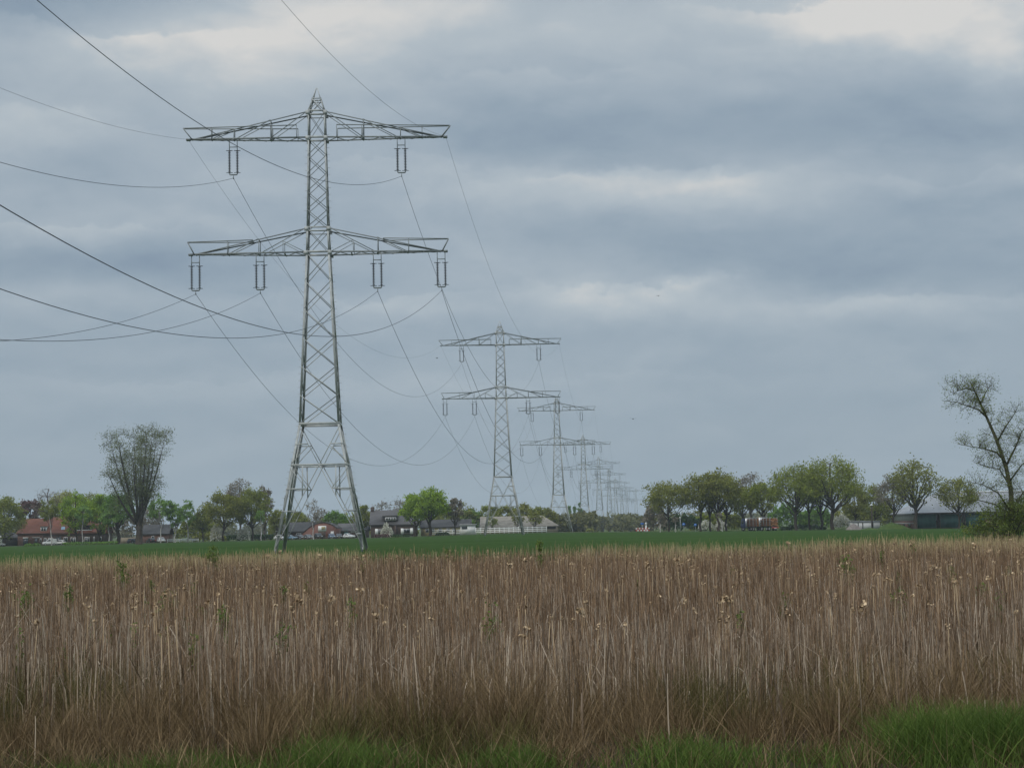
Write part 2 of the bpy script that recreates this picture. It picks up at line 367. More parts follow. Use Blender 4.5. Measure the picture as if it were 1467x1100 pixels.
def make_pylon():
    root = thing('pylon', '', 'pylon', (0, 0, 0))
    for sx in (-1, 1):
        for sy in (-1, 1):
            l = MB(); l.ell(corner(sx, sy, -.6), corner(sx, sy, 14.66), .27, (-sx, 0, 0), (0, -sy, 0))
            for z in np.arange(2.5, 14.6, .75):
                c = corner(sx, sy, z); l.bar(c, c+Vector((sx*.3, 0, 0)), .035)
            l.build('leg', M['steel'], root)
    s = MB()
    lev = list(np.linspace(14.66, 34.85, 7))+[37.8]+list(np.linspace(37.8, 48.55, 6))[1:]+[51.75]
    for sx in (-1, 1):
        for sy in (-1, 1):
            for a, b, w in ((14.66, 34.85, .25), (34.85, 37.8, .21), (37.8, 48.55, .19), (48.55, 51.75, .18)):
                s.ell(corner(sx, sy, a), corner(sx, sy, b), w, (-sx, 0, 0), (0, -sy, 0))
            for z in np.arange(15, 50, .8):
                if sx*sy > 0 or z < 40:
                    c = corner(sx, sy, z); s.bar(c, c+Vector((sx*.28, 0, 0)), .03)
    for (a, b) in FACES:
        n = Vector((a[0]+b[0], a[1]+b[1], 0))/-2
        for i in range(len(lev)-1):
            z0, z1 = lev[i], lev[i+1]; w = .12 if z0 < 34 else .105
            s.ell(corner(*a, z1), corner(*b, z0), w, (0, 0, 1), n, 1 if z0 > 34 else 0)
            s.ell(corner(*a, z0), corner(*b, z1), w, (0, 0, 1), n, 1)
        for z, w in ((14.66, .26), (34.85, .24), (37.8, .16), (48.55, .22), (51.75, .18), (51.35, .12), (37.4, .12)):
            s.ell(corner(*a, z), corner(*b, z), w, (0, 0, 1), n)
    for sx in (-1, 1):
        for sy in (-1, 1):
            for z in (51.6, 37.7, 34.85, 48.55):
                c = corner(sx, sy, z); s.box(c.x, c.y, c.z, .5, .08, .5)
    s.build('lattice_shaft', [M['steel'], M['steel_shaded']], root)  # second slot darkens some diagonals: shade painted in, same steel
    p = MB()
    for sx in (-1, 1):
        for sy in (-1, 1):
            p.ell(corner(sx, sy, 51.75), corner(sx, sy, 53.4), .14, (-sx, 0, 0), (0, -sy, 0))
            p.bar(corner(sx, sy, 53.4)*1.0+Vector((0, 0, -.25)), corner(sx, sy, 54.75), .1)
    for (a, b) in FACES:
        p.bar(corner(*a, 51.75), corner(*b, 53.35), .09); p.bar(corner(*b, 51.75), corner(*a, 53.35), .09)
        p.bar(corner(*a, 53.4), corner(*b, 53.4), .11); p.bar(corner(*a, 53.15), corner(*b, 53.15), .07)
    p.build('peak', M['steel'], root)
    for k, (a, b) in enumerate(FACES):
        g = MB(); n = Vector((a[0]+b[0], a[1]+b[1], 0))/-2
        ZM = 9.91; Mid = (corner(*a, ZM)+corner(*b, ZM))/2
        g.ell(corner(*a, ZM), corner(*b, ZM), .2, (0, 0, 1), n)
        for P, Q in ((a, b), (b, a)):
            U = lambda z: corner(*P, 14.5).lerp(Mid, (14.5-z)/(14.5-ZM))
            V = lambda z: Mid.lerp(corner(*P, .25), (ZM-z)/(ZM-.25))
            Lg = lambda z: corner(*P, z)
            g.ell(Lg(14.5), Mid, .18, (0, 0, 1), n); g.ell(Mid, Lg(.25), .2, (0, 0, 1), n)
            g.ell(Lg(12.35), U(12.35), .13, (0, 0, 1), n); g.ell(U(12.2), Lg(10.1), .12, (0, 0, 1), n)
            zz = 7.2 if k % 2 == 0 else 6.4
            g.ell(Lg(zz), V(zz), .14, (0, 0, 1), n); g.ell(Lg(4.65), V(4.65), .13, (0, 0, 1), n); g.ell(Lg(1.95), V(1.95), .15, (0, 0, 1), n)
            g.ell(Lg(9.6), V(zz), .12, (0, 0, 1), n); g.ell(Lg(zz-.1), V(4.7), .12, (0, 0, 1), n); g.ell(Lg(4.5), V(2.0), .12, (0, 0, 1), n)
            v = V(6.4); dirn = (corner(*P, ZM)-Mid).normalized()
            top = Mid+dirn*(v-Mid).dot(dirn)
            g.ell(top, v, .13, dirn, n); g.ell(V(zz), Mid+dirn*(abs((v-Mid).dot(dirn))+1.0), .09, (0, 0, 1), n)
        g.build('base_bracing', M['steel'], root)
    for z, up in ((ZA[0], True), (ZA[1], False)):
        for s_ in (-1, 1):
            crossarm(root, s_, z, up)
    for x in (-9.9, 9.9): insulator_set(root, x, ZA[0])
    for x in (-14.4, -6.87, 6.87, 14.4): insulator_set(root, x, ZA[1])
    return root

PY = [(-22.43, 195.27), (-2.85, 428), (17.7, 672), (38.9, 935), (62.2, 1230), (85.8, 1520), (108.5, 1800), (133, 2080), (158, 2360), (191.5, 2650)]
ORD = ['nearest and largest steel lattice pylon, standing on four splayed legs',
       'second nearest lattice pylon standing in front of the long grey barn roof',
       'third pylon in the receding row, its shaft just right of the second pylon',
       'fourth pylon in the receding row, peak showing over the arms of the third',
       'fifth pylon in the receding row, pale and thin behind the fourth',
       'sixth pylon in the receding row, faded, behind the fifth',
       'seventh pylon in the receding row, very faint', 'eighth pylon in the receding row, almost lost in haze',
       'ninth pylon in the receding row, a faint shaft above the far wood', 'last visible pylon, standing clear to the right of all the others']
proto = make_pylon()
PYO = []
DZ = {1: .1, 5: .6, 6: -.9, 9: 8.0}
for i, (x, y) in enumerate(PY):
    o = proto if i == 0 else copy_tree(proto)
    z = float(G(x, y))
    if i == 9: z += 5.0
    if i in (6, 7): z -= 1.0
    o.location = (x, y, z); o.rotation_euler.z = .042
    o['label'] = ORD[i]; o['group'] = 'pylons of the power line'; PYO.append(o)

# ------------------------------------------------------------------ cables
def hang(A, B, S, n):
    t = np.linspace(0, 1, n+1)
    return [Vector(A).lerp(Vector(B), float(q))-Vector((0, 0, 4*S*q*(1-q))) for q in t]
T0 = Vector((-42.3, -28.2, 0))
def wire(label, off, zz, S, r):
    pts = []
    P = [T0+Vector((off*math.cos(.042), off*math.sin(.042), zz))]
    for (x, y), o in zip(PY, PYO): P.append(Vector((x+off*math.cos(.042), y+off*math.sin(.042), o.location.z+zz)))
    for i in range(len(P)-1):
        span = (P[i+1]-P[i]).length
        seg = hang(P[i], P[i+1], S*(span/233)**1.2, 70 if i == 0 else (50 if i < 3 else 24))
        pts += seg if i == 0 else seg[1:]
    w = MB().tube(pts, r, 5).build('power_cable', M['wire'])
    tag(w, label, 'power cable', 'cables of the power line')
cz = ZA[0]-4.5; lz = ZA[1]-4.5
wire('conductor cable hung from the left insulators of the upper arms', -9.9, cz, 16, .025)
wire('conductor cable hung from the right insulators of the upper arms', 9.9, cz, 16, .025)
wire('conductor cable hung from the outer left insulators of the lower arms', -14.4, lz, 16, .025)
wire('conductor cable hung from the inner left insulators of the lower arms', -6.87, lz, 16, .025)
wire('conductor cable hung from the inner right insulators of the lower arms', 6.87, lz, 16, .025)
wire('conductor cable hung from the outer right insulators of the lower arms', 14.4, lz, 16, .025)
wire('thin earth wire fixed to the left tips of the upper arms', -15.2, ZA[0]+.2, 11.8, .014)
wire('thin earth wire fixed to the right tips of the upper arms', 15.2, ZA[0]+.2, 11.8, .014)

# ------------------------------------------------------------------ trees
def leaves_mesh(name, C, size, m, parent, rng, aspect=1.6):
    C = np.asarray(C); n = len(C)
    a = rng.normal(size=(n, 3)); a /= np.linalg.norm(a, axis=1)[:, None]
    b = rng.normal(size=(n, 3)); b -= a*(a*b).sum(1)[:, None]; b /= np.linalg.norm(b, axis=1)[:, None]
    s = size*(.6+.8*rng.random(n))[:, None]
    a = a*s*aspect*.5; b = b*s*.5
    V = np.stack([C-a, C+b, C+a, C-b], 1).reshape(-1, 3)
    q = np.arange(4*n).reshape(n, 4)
    return np_mesh(name, V, q, np.full(n, 4), m, parent)
def quad_path(a, b, c, n):
    return [a*(1-t)**2+b*2*t*(1-t)+c*t*t for t in [i/n for i in range(n+1)]]
SEED = [100]
def tree(px, top, d, wpx, label, leaf='lf_oak', bark='bark', clear=.28, n_leaf=3000, leaf_size=.42, fine=1.5, limbs=9, subs=70, name='tree',
         shape='round', lean=0., twig=3, trunk_r=None, base_dz=0, group=None, clump=.055, stems=None, twig_r=1.0):
    SEED[0] += 1; rs = random.Random(SEED[0]); rng = np.random.default_rng(SEED[0])
    g = gp(px, d); H = inv(px, top, d).z-g.z; W = wpx*d/F
    root = thing(name, label, 'tree', g, 0, group)
    tr = trunk_r or max(.12, H*.018)
    mb = MB(); nodes = []
    rx = W/2; zc = H*(clear+1)/2; rz = H*(1-clear)/2
    lx = lean*H
    tp = [Vector((lx*(t**1.5)+rs.uniform(-1, 1)*.02*H*(0 < t), rs.uniform(-1, 1)*.02*H*(0 < t), H*.93*t)) for t in [0, .12, .25, .4, .55, .7, .85, 1]]
    if shape == 'vase':
        tp = tp[:3]
        mb.tube([Vector((0, 0, -.3))]+tp, [tr*1.5, tr*1.2, tr, tr*.9], 8)
        for i in range(stems or 9):
            a = 2*math.pi*(i+.3*rs.random())/(stems or 9); rr = rs.uniform(.35, 1)
            e = Vector((math.cos(a)*rx*rr*.98, math.sin(a)*rx*rr*.98, H*(.98-(.46*rs.random()**1.3 if i % 2 else .12*rs.random())*rr)))
            s0 = tp[2]+Vector((math.cos(a)*tr*.4, math.sin(a)*tr*.4, -H*.1*rs.random()))
            mdl = Vector((e.x*rs.uniform(.5, .68), e.y*rs.uniform(.5, .68), e.z*.5))
            P = quad_path(s0, mdl, e, 9)
            mb.tube(P, [tr*.5*(1-j/9)+.04 for j in range(10)], 5)
            nodes += [(p, .3) for p in P[3:]]
    elif shape == 'custom':
        for P, r0 in stems:
            P = [Vector(p) for p in P]; k = len(P)-1
            mb.tube(P, [r0*(1-.85*j/k) for j in range(k+1)], 6)
            for j in range(k):
                for t in (0, .5): nodes.append((P[j].lerp(P[j+1], t), .3))
    else:
        mb.tube([Vector((0, 0, -.3))]+tp, [tr*(1.1 if bark == 'birch' else 1.45)]+[tr*((.9 if bark == 'birch' else 1.15)-.8*i/7) for i in range(8)], 8)
        nodes += [(p, .2) for p in tp[3:]]
        for i in range(limbs):
            a = 2*math.pi*(i*.382+.1*rs.random()); u = rs.uniform(-.45, .8)
            if shape == 'column': u = rs.uniform(-.8, .9)
            rr = math.sqrt(max(0, 1-u*u))*.82
            e = Vector((lx*.8+math.cos(a)*rx*rr, math.sin(a)*rx*rr, zc+rz*u*.9))
            zs = min(H*.8, max(H*clear*.75, e.z*(.42 if shape == 'round' else .75)+rs.uniform(-.05, .05)*H))
            t = zs/(H*.93); k = t*7; j = 0
            tt = [0, .12, .25, .4, .55, .7, .85, 1]
            while j < 6 and tt[j+1] < t: j += 1
            s0 = tp[j].lerp(tp[j+1], (t-tt[j])/(tt[j+1]-tt[j]))
            mdl = s0.lerp(e, .55)+Vector((0, 0, .02*H))+Vector((math.cos(a), math.sin(a), 0))*rx*.12
            P = quad_path(s0, mdl, e, 7)
            P = [p+Vector((rs.gauss(0, 1), rs.gauss(0, 1), rs.gauss(0, 1)))*(.012*H if 0 < q < 7 else 0) for q, p in enumerate(P)]
            mb.tube(P, [(tr*.5*(1-j/7.6)+.025)*(.55 if bark == 'birch' else 1) for j in range(8)], 5, mi=1)
            nodes += [(p, .3) for p in P[2:]]
    NP = np.array([p for p, _ in nodes]); C = []
    tips = []
    lump = [(rs.uniform(0, 6.28), rs.uniform(-1, 1), rs.uniform(.72, 1.08)) for _ in range(9)]
    for i in range(subs):
        if shape in ('vase', 'custom'):
            b0 = NP[rs.randrange(len(NP))]
            e = Vector(b0)+Vector((rs.gauss(0, 1)*W*.07, rs.gauss(0, 1)*W*.07, rs.gauss(.6, 1)*W*.06))
        else:
            for _ in range(20):
                a = rs.uniform(0, 6.28); u = rs.uniform(-.95, 1); r = rs.uniform(.35, 1)**.5
                lf = min(1.0, max(v[2] if (abs(v[0]-a) < .8 and abs(v[1]-u) < .5) else 0 for v in lump) or .92)
                rr = math.sqrt(1-u*u)*r*lf
                if shape == 'column' or u > -.5 or rs.random() < .4: break
            e = Vector((lx*.8+math.cos(a)*rx*rr, math.sin(a)*rx*rr, zc+rz*u*r*lf))
        dd = np.linalg.norm(NP-np.array(e), axis=1)+np.maximum(0, NP[:, 2]-e.z)*.9
        b0 = Vector(NP[int(np.argmin(dd))])
        mdl = b0.lerp(e, .5)+Vector((0, 0, (e-b0).length*.12))
        P = quad_path(b0, mdl, e, 4)
        r0 = min(tr*.22, .02+.012*(e-b0).length)*twig_r
        mb.tube(P, [r0, r0*.8, r0*.6, r0*.45, r0*.3], 4, cap=False, mi=1)
        tips.append(e)
        L = max(.35, W*.085)
        for k in range(twig):
            q = P[rs.choice((2, 3, 4))]
            dv = Vector((rs.gauss(0, 1), rs.gauss(0, 1), rs.gauss(.45, .8)))
            dv += (e-b0).normalized()*.9 if (e-b0).length > .01 else Vector((0, 0, 1))
            t2 = q+dv.normalized()*L*rs.uniform(.6, 1.3)
            mb.tube([q, q.lerp(t2, .5)+Vector((0, 0, .04*L)), t2], [r0*.5, r0*.35, r0*.2], 3, cap=False, mi=1); tips.append(t2); tips.append(q.lerp(t2, .6))
    mb.build('trunk', [M[bark], M['bark_grey' if bark == 'birch' else bark]], root, True)
    if n_leaf:
        n_leaf = int(n_leaf*fine); leaf_size /= fine**.5*1.06
        T = np.array(tips); idx = rng.integers(0, len(T), n_leaf)
        wgt = rng.random(len(T))**1.0; wgt /= wgt.sum(); idx = rng.choice(len(T), n_leaf, p=wgt)
        Cn = T[idx]+rng.normal(size=(n_leaf, 3))*np.array([1, 1, .75])*max(.25, W*clump)
        Cn = Cn[Cn[:, 2] > H*clear*.55]
        leaves_mesh('crown', Cn, leaf_size, M[leaf], root, rng)
    return root
def shrub(px, top, d, wpx, label, leaf='lf_mid', n=900, size=.4, name='shrub', cat='shrub', depth=None, boxy=False, group=None, base_dz=0):
    SEED[0] += 1; rs = random.Random(SEED[0]); rng = np.random.default_rng(SEED[0])
    g = gp(px, d); H = inv(px, top, d).z-g.z; W = wpx*d/F; D = depth or min(W, 3.5)
    root = thing(name, label, cat, g, 0, group)
    mb = MB(); k = max(4, min(7, int(W*.8))); C = []
    for i in range(k):
        x = rs.uniform(-.45, .45)*W; y = rs.uniform(-.4, .4)*D
        h = H*rs.uniform(.55, .9)*(1 if boxy else math.sqrt(max(.1, 1-(2*x/W)**2)))
        e = Vector((x+rs.gauss(0, .1)*H, y, h))
        MB().tube([Vector((x*.8, y*.8, -.2)), Vector((x*.9, y, h*.5)), e], [.06, .045, .02], 4).build('stem', M['bark'], root)
    u = rng.uniform(-1, 1, n*2); v = rng.uniform(-1, 1, n*2); w = rng.random(n*2)
    hh = H*(.97 if boxy else 1)*(np.ones_like(u) if boxy else np.sqrt(np.clip(1-u**2*.9, .05, 1)))
    bump_ = 1+.13*np.sin(u*W*1.3+SEED[0])+.08*np.sin(u*W*3.1+v*2)
    if boxy: bump_ = 1+.03*np.sin(u*W*2)
    P = np.stack([u*W/2, v*D/2, np.sqrt(w)*hh*bump_*.98], 1)[:n]
    leaves_mesh('foliage', P, size, M[leaf], root, rng)
    return root

T = tree
# --- left side, by the red-roofed farmhouse
T(6, 713, 508, 66, 'yellow-olive bushy tree at the far left edge beside the dark shed', 'lf_olive', clear=.12, n_leaf=5200, subs=90)
T(43, 712, 548, 40, 'dark purple-brown copper tree behind the red-roofed farmhouse', 'lf_purple', clear=.12, n_leaf=3600, leaf_size=.5)
T(69, 694, 540, 50, 'bare grey tree rising above the red-roofed farmhouse', 'lf_grey', 'bark_grey', clear=.2, n_leaf=500, limbs=12, subs=150, twig=4, leaf_size=.3, clump=.04)
T(98, 703, 552, 64, 'pale lime tree behind the farmhouse roof, next to the bare tree', 'lf_pale', clear=.15, n_leaf=4200)
T(109, 705, 508, 46, 'bright green tree overhanging the farmhouse roof at its middle', 'lf_bright', clear=.16, n_leaf=4600, limbs=10)
T(143, 706, 507, 42, 'bright yellow-green tree at the right end of the red roof', 'lf_bright', clear=.14, n_leaf=4600)
T(169, 705, 500, 52, 'darker green tree with a stout dark trunk left of the tall poplar', 'lf_mid', clear=.28, n_leaf=3800, trunk_r=.55)
T(128, 706, 548, 54, 'olive tree showing in the gap between the two bright green trees', 'lf_olive', clear=.12, n_leaf=3200)
T(212, 722, 548, 44, 'grey-brown tree behind the small brick shed', 'lf_grey', 'bark_grey', clear=.15, n_leaf=1500, subs=90, twig=4)
T(74, 715, 500, 30, 'slender birch with a crooked white trunk in front of the red-tiled wall', 'lf_olive', 'birch', clear=.42, n_leaf=1100, limbs=6, subs=40, trunk_r=.22, lean=-.08)
T(118, 722, 499, 24, 'birch with a white trunk before the middle of the farmhouse', 'lf_birch', 'birch', clear=.5, n_leaf=700, limbs=5, subs=30, trunk_r=.22, lean=.03)
T(156, 728, 496, 28, 'white birch standing between the farmhouse end and the dark-trunked tree', 'lf_birch', 'birch', clear=.42, n_leaf=1000, limbs=6, subs=40, trunk_r=.2)
T(199, 617, 460, 104, 'tall many-stemmed poplar fanning upward, alone above the left tree line', 'lf_poplar', 'bark', clear=.1, n_leaf=15000, subs=360, shape='vase', stems=12, leaf_size=.26, trunk_r=.85, twig=6, clump=.032)
T(230, 708, 500, 34, 'green birch just right of the tall poplar, left of a pair', 'lf_birch', 'birch', clear=.38, n_leaf=1700, limbs=7, subs=50, trunk_r=.2)
T(251, 722, 501, 28, 'green birch with a white trunk, right of a pair beside the brick shed', 'lf_birch', 'birch', clear=.35, n_leaf=1500, limbs=7, subs=45, trunk_r=.24)
T(269, 712, 506, 26, 'thin spire-topped birch with a double-looking white trunk', 'lf_birch', 'birch', clear=.3, n_leaf=1000, limbs=6, subs=50, trunk_r=.26)
T(291, 722, 510, 32, 'small brownish olive tree between the birches and the big grove', 'lf_olive', 'bark_grey', clear=.2, n_leaf=1700)
T(320, 704, 500, 58, 'spreading olive oak at the left of the big grove, dark trunk showing', 'lf_oak', clear=.24, n_leaf=4200, limbs=11, subs=90)
T(343, 688, 540, 44, 'tall grey thinly leafed tree rising behind the big grove', 'lf_grey', 'bark_grey', clear=.3, n_leaf=2000, limbs=11, subs=110, twig=4)
T(361, 700, 505, 52, 'yellow-green oak in the middle of the big grove', 'lf_olive', clear=.24, n_leaf=4600, limbs=11, subs=90)
T(379, 692, 530, 30, 'narrow grey tree with a leafy head at the right of the grove', 'lf_grey', 'bark_grey', clear=.2, n_leaf=1500, subs=80)
T(396, 726, 520, 30, 'low olive tree behind the left feet of the nearest pylon', 'lf_olive', clear=.15, n_leaf=1900)
T(374, 730, 497, 16, 'slim birch trunk standing at the front edge of the big grove', 'lf_birch', 'birch', clear=.6, n_leaf=300, limbs=4, subs=16, trunk_r=.18)
T(449, 711, 500, 20, 'thin birch seen between the legs of the nearest pylon', 'lf_grey', 'birch', clear=.25, n_leaf=420, limbs=7, subs=60, trunk_r=.2, leaf_size=.3)
T(427, 731, 540, 36, 'olive-green tree behind the grey shed roof, seen through the pylon feet', 'lf_olive', clear=.12, n_leaf=2200)
T(461, 726, 580, 26, 'grey leafless tree behind the red brick hall', 'lf_grey', 'bark_grey', clear=.2, n_leaf=600, subs=80, twig=4)
T(482, 731, 540, 38, 'rounded bright green tree behind the right of the red brick hall', 'lf_mid', clear=.15, n_leaf=2800)
T(521, 722, 530, 26, 'olive tree against the left end of the dormer house', 'lf_olive', clear=.15, n_leaf=2000)
T(547, 714, 620, 32, 'bare tree behind the chimney of the dormer house', 'lf_grey', 'bark_grey', clear=.2, n_leaf=400, subs=100, twig=4)
T(574, 711, 620, 38, 'bare tree behind the right of the dormer house roof', 'lf_grey', 'bark_grey', clear=.2, n_leaf=500, subs=110, twig=4)
T(595, 706, 498, 46, 'left one of two full green oaks in front of the dormer house', 'lf_bright', clear=.26, n_leaf=4300, limbs=10, subs=90)
T(616, 700, 492, 54, 'right and larger of two full green oaks in front of the dormer house', 'lf_bright', clear=.28, n_leaf=5200, limbs=12, subs=100, trunk_r=.42)
T(652, 713, 496, 26, 'thin dark-trunked tree with grey-green leaves right of the two full oaks', 'lf_grey', clear=.3, n_leaf=1200, subs=60)
for (px, top, w, lf, lb) in [(640, 727, 34, 'lf_olive', 'olive tree behind the low yellow-walled building'), (676, 728, 36, 'lf_mid', 'green tree behind the white shed'),
        (668, 722, 40, 'lf_oak', 'olive tree in the wood between the white shed and the second pylon'),
        (702, 724, 36, 'lf_oakgreen', 'tree behind the second pylon, left of its shaft'), (727, 723, 36, 'lf_oak', 'tree right behind the shaft of the second pylon'),
        (750, 722, 34, 'lf_oak', 'brownish tree over the middle of the long barn roof'), (772, 724, 36, 'lf_olive', 'dark olive tree over the right half of the long barn roof'),
        (788, 728, 28, 'lf_oak', 'tree at the hipped right end of the long barn')]:
    T(px, top, 650, w, lb, lf, clear=.1, n_leaf=2100, leaf_size=.55, limbs=7, subs=50)
T(742, 733, 560, 20, 'small thin olive tree in front of the long barn, right of the second pylon shaft', 'lf_oak', clear=.3, n_leaf=420, limbs=7, subs=50)
T(767, 731, 562, 26, 'thin brownish tree in front of the right half of the long barn', 'lf_oak', clear=.3, n_leaf=650, limbs=8, subs=60)
T(706, 738, 562, 16, 'small sparse tree in front of the left half of the long barn', 'lf_olive', clear=.3, n_leaf=320, limbs=6, subs=40)
for (px, top, w) in [(817, 722, 6), (824, 719, 6), (832, 718, 8)]:
    T(px, top, 900, w, {817: 'leftmost of three far column poplars', 824: 'middle one of three far column poplars', 832: 'rightmost and widest of three far column poplars'}[px], 'lf_mid', clear=.05, n_leaf=900, shape='column', limbs=6, subs=40, leaf_size=.6, group='far column poplars')
# --- right side
T(958, 690, 485, 70, 'round brownish oak at the left end of the right-hand row', 'lf_oak', clear=.26, n_leaf=4200, limbs=11, subs=100)
T(1004, 676, 487, 56, 'oak with a forked trunk, second in the right-hand row', 'lf_oak', clear=.28, n_leaf=3000, limbs=11, subs=110)
T(1018, 690, 490, 34, 'slim oak with bent trunk tucked behind the second and third oaks', 'lf_oak', clear=.35, n_leaf=1300, limbs=8, subs=60)
T(1029, 670, 486, 60, 'tallest oak left of the log truck, straight trunk', 'lf_oak', clear=.3, n_leaf=3600, limbs=12, subs=120)
T(1041, 680, 491, 54, 'oak with low curved limbs, nearest left of the log truck', 'lf_oak', clear=.28, n_leaf=2800, limbs=11, subs=100)
T(1064, 695, 500, 44, 'olive oak right behind the cab of the log truck', 'lf_oakgreen', clear=.3, n_leaf=2600, limbs=10, subs=80)
T(1077, 676, 520, 50, 'grey thinly leafed tree rising behind the log truck', 'lf_grey', 'bark_grey', clear=.3, n_leaf=1300, limbs=12, subs=120, twig=4)
T(1093, 692, 498, 50, 'spreading dark oak behind the stacked logs', 'lf_oakgreen', clear=.3, n_leaf=3000, limbs=11, subs=90)
T(1141, 667, 482, 78, 'open bright green oak with a low left limb, right of the log truck', 'lf_oakgreen', clear=.3, n_leaf=3600, limbs=13, subs=120, trunk_r=.4)
T(1161, 680, 486, 46, 'oak with a thin trunk between the two biggest oaks of the right row', 'lf_oakgreen', clear=.32, n_leaf=2300, limbs=10, subs=80)
T(1177, 672, 488, 50, 'oak close left of the biggest oak of the right row', 'lf_oakgreen', clear=.32, n_leaf=2600, limbs=10, subs=80)
T(1193, 657, 484, 92, 'biggest oak of the right row with a dark straight trunk', 'lf_oakgreen', clear=.28, n_leaf=5400, limbs=14, subs=140, trunk_r=.5)
T(1226, 692, 520, 46, 'brownish olive tree behind the right side of the biggest oak', 'lf_oak', clear=.12, n_leaf=2600)
T(1254, 696, 515, 50, 'olive tree behind the pale shed', 'lf_olive', clear=.14, n_leaf=2800)
T(1281, 680, 482, 54, 'grey twiggy tree at the left corner of the green-doored barn', 'lf_grey', clear=.28, n_leaf=1500, limbs=11, subs=110, twig=4)
T(1312, 656, 474, 72, 'big thinly leafed oak in front of the green-doored barn, dark trunk', 'lf_oak', clear=.26, n_leaf=2900, limbs=14, subs=150, trunk_r=.5)
T(1374, 684, 474, 62, 'small spreading oak in front of the right green door of the barn', 'lf_oak', clear=.22, n_leaf=2300, limbs=12, subs=110)
T(946, 738, 480, 10, 'white birch stem at the left foot of the first right-hand oak', 'lf_grey', 'birch', clear=.7, n_leaf=90, limbs=3, subs=10, trunk_r=.2)
T(968, 742, 478, 8, 'short white birch stem just right of the first right-hand oak trunk', 'lf_grey', 'birch', clear=.7, n_leaf=70, limbs=3, subs=8, trunk_r=.18)
T(1035, 735, 478, 8, 'leaning white birch stem before the tallest oak left of the truck', 'lf_grey', 'birch', clear=.7, n_leaf=70, limbs=3, subs=8, trunk_r=.16, lean=-.12)
# near right tree, leaning left
def nt(pts, D=150):
    b = gp(1450, D); return [inv(x, y, D+dy)-b for x, y, dy in pts]
stems = [(nt([(1452, 788, 0), (1452, 770, 0), (1450, 735, 0), (1448, 700, 0), (1441, 668, 0), (1427, 628, .3), (1411, 592, .6), (1399, 566, .8), (1391, 549, 1)]), .30),
         (nt([(1413, 597, .5), (1402, 587, .2), (1388, 582, 0), (1371, 576, -.3), (1350, 574, -.5)]), 0.086),
         (nt([(1442, 664, 0), (1428, 648, -.6), (1412, 643, -1), (1394, 640, -1.3), (1372, 636, -1.6)]), 0.094),
         (nt([(1449, 700, 0), (1432, 672, 1.2), (1412, 668, 2), (1392, 660, 2.5)]), 0.079),
         (nt([(1429, 632, .2), (1440, 612, -.6), (1450, 598, -1.2), (1458, 584, -2)]), 0.086),
         (nt([(1441, 668, 0), (1455, 640, .8), (1464, 618, 1.2), (1478, 600, 1.5)]), 0.108),
         (nt([(1446, 690, 0), (1462, 668, -1), (1480, 650, -2)]), 0.094),
         (nt([(1405, 578, .7), (1412, 562, 1.5), (1420, 551, 2)]), .07),
         (nt([(1450, 735, 0), (1430, 706, -1), (1408, 694, -2), (1388, 690, -2.6)]), 0.094),
         (nt([(1451, 740, 0), (1425, 722, 1), (1400, 716, 1.8), (1385, 718, 2)]), 0.086),
         (nt([(1450, 730, 0), (1466, 705, 1), (1482, 690, 2)]), 0.101),
         (nt([(1396, 560, .9), (1384, 556, 0), (1372, 560, -1), (1362, 566, -1)]), .06)]
tree(1450, 548, 150, 120, 'leaning half-bare tree close by at the right edge of the reeds', 'lf_willow', 'bark_green', clear=.1, n_leaf=5200, leaf_size=.09, subs=560,
     shape='custom', stems=stems, twig=6, clump=.035, twig_r=.6)
rb = random.Random(5); bs = []
for i in range(26):
    x0 = 1440+rb.uniform(-16, 16); x1 = 1384+i*3.5+rb.uniform(-5, 5); t = rb.uniform(722, 762) if x1 > 1400 else rb.uniform(742, 768); y = rb.uniform(-1.6, 1.6)
    bs.append((nt([(x0, 788, 0), (x0*.6+x1*.4, 788-(788-t)*.5, y*.5), (x0*.2+x1*.8, 788-(788-t)*.85, y*.9), (x1, t, y)]), .05))
ob_ = tree(1450, 722, 150, 92, 'tangled olive willow bush at the foot of the leaning tree', 'lf_willow', 'bark', clear=.02, n_leaf=7500, leaf_size=.12, subs=260,
     shape='custom', stems=bs, twig=5, clump=.04, twig_r=.6, name='willow_bush'); ob_['category'] = 'bush'
shrub(1466, 716, 151, 60, 'brownish bush behind the leaning tree trunk at the right edge', 'lf_willow', 5000, .10, depth=3, name='willow_bush')

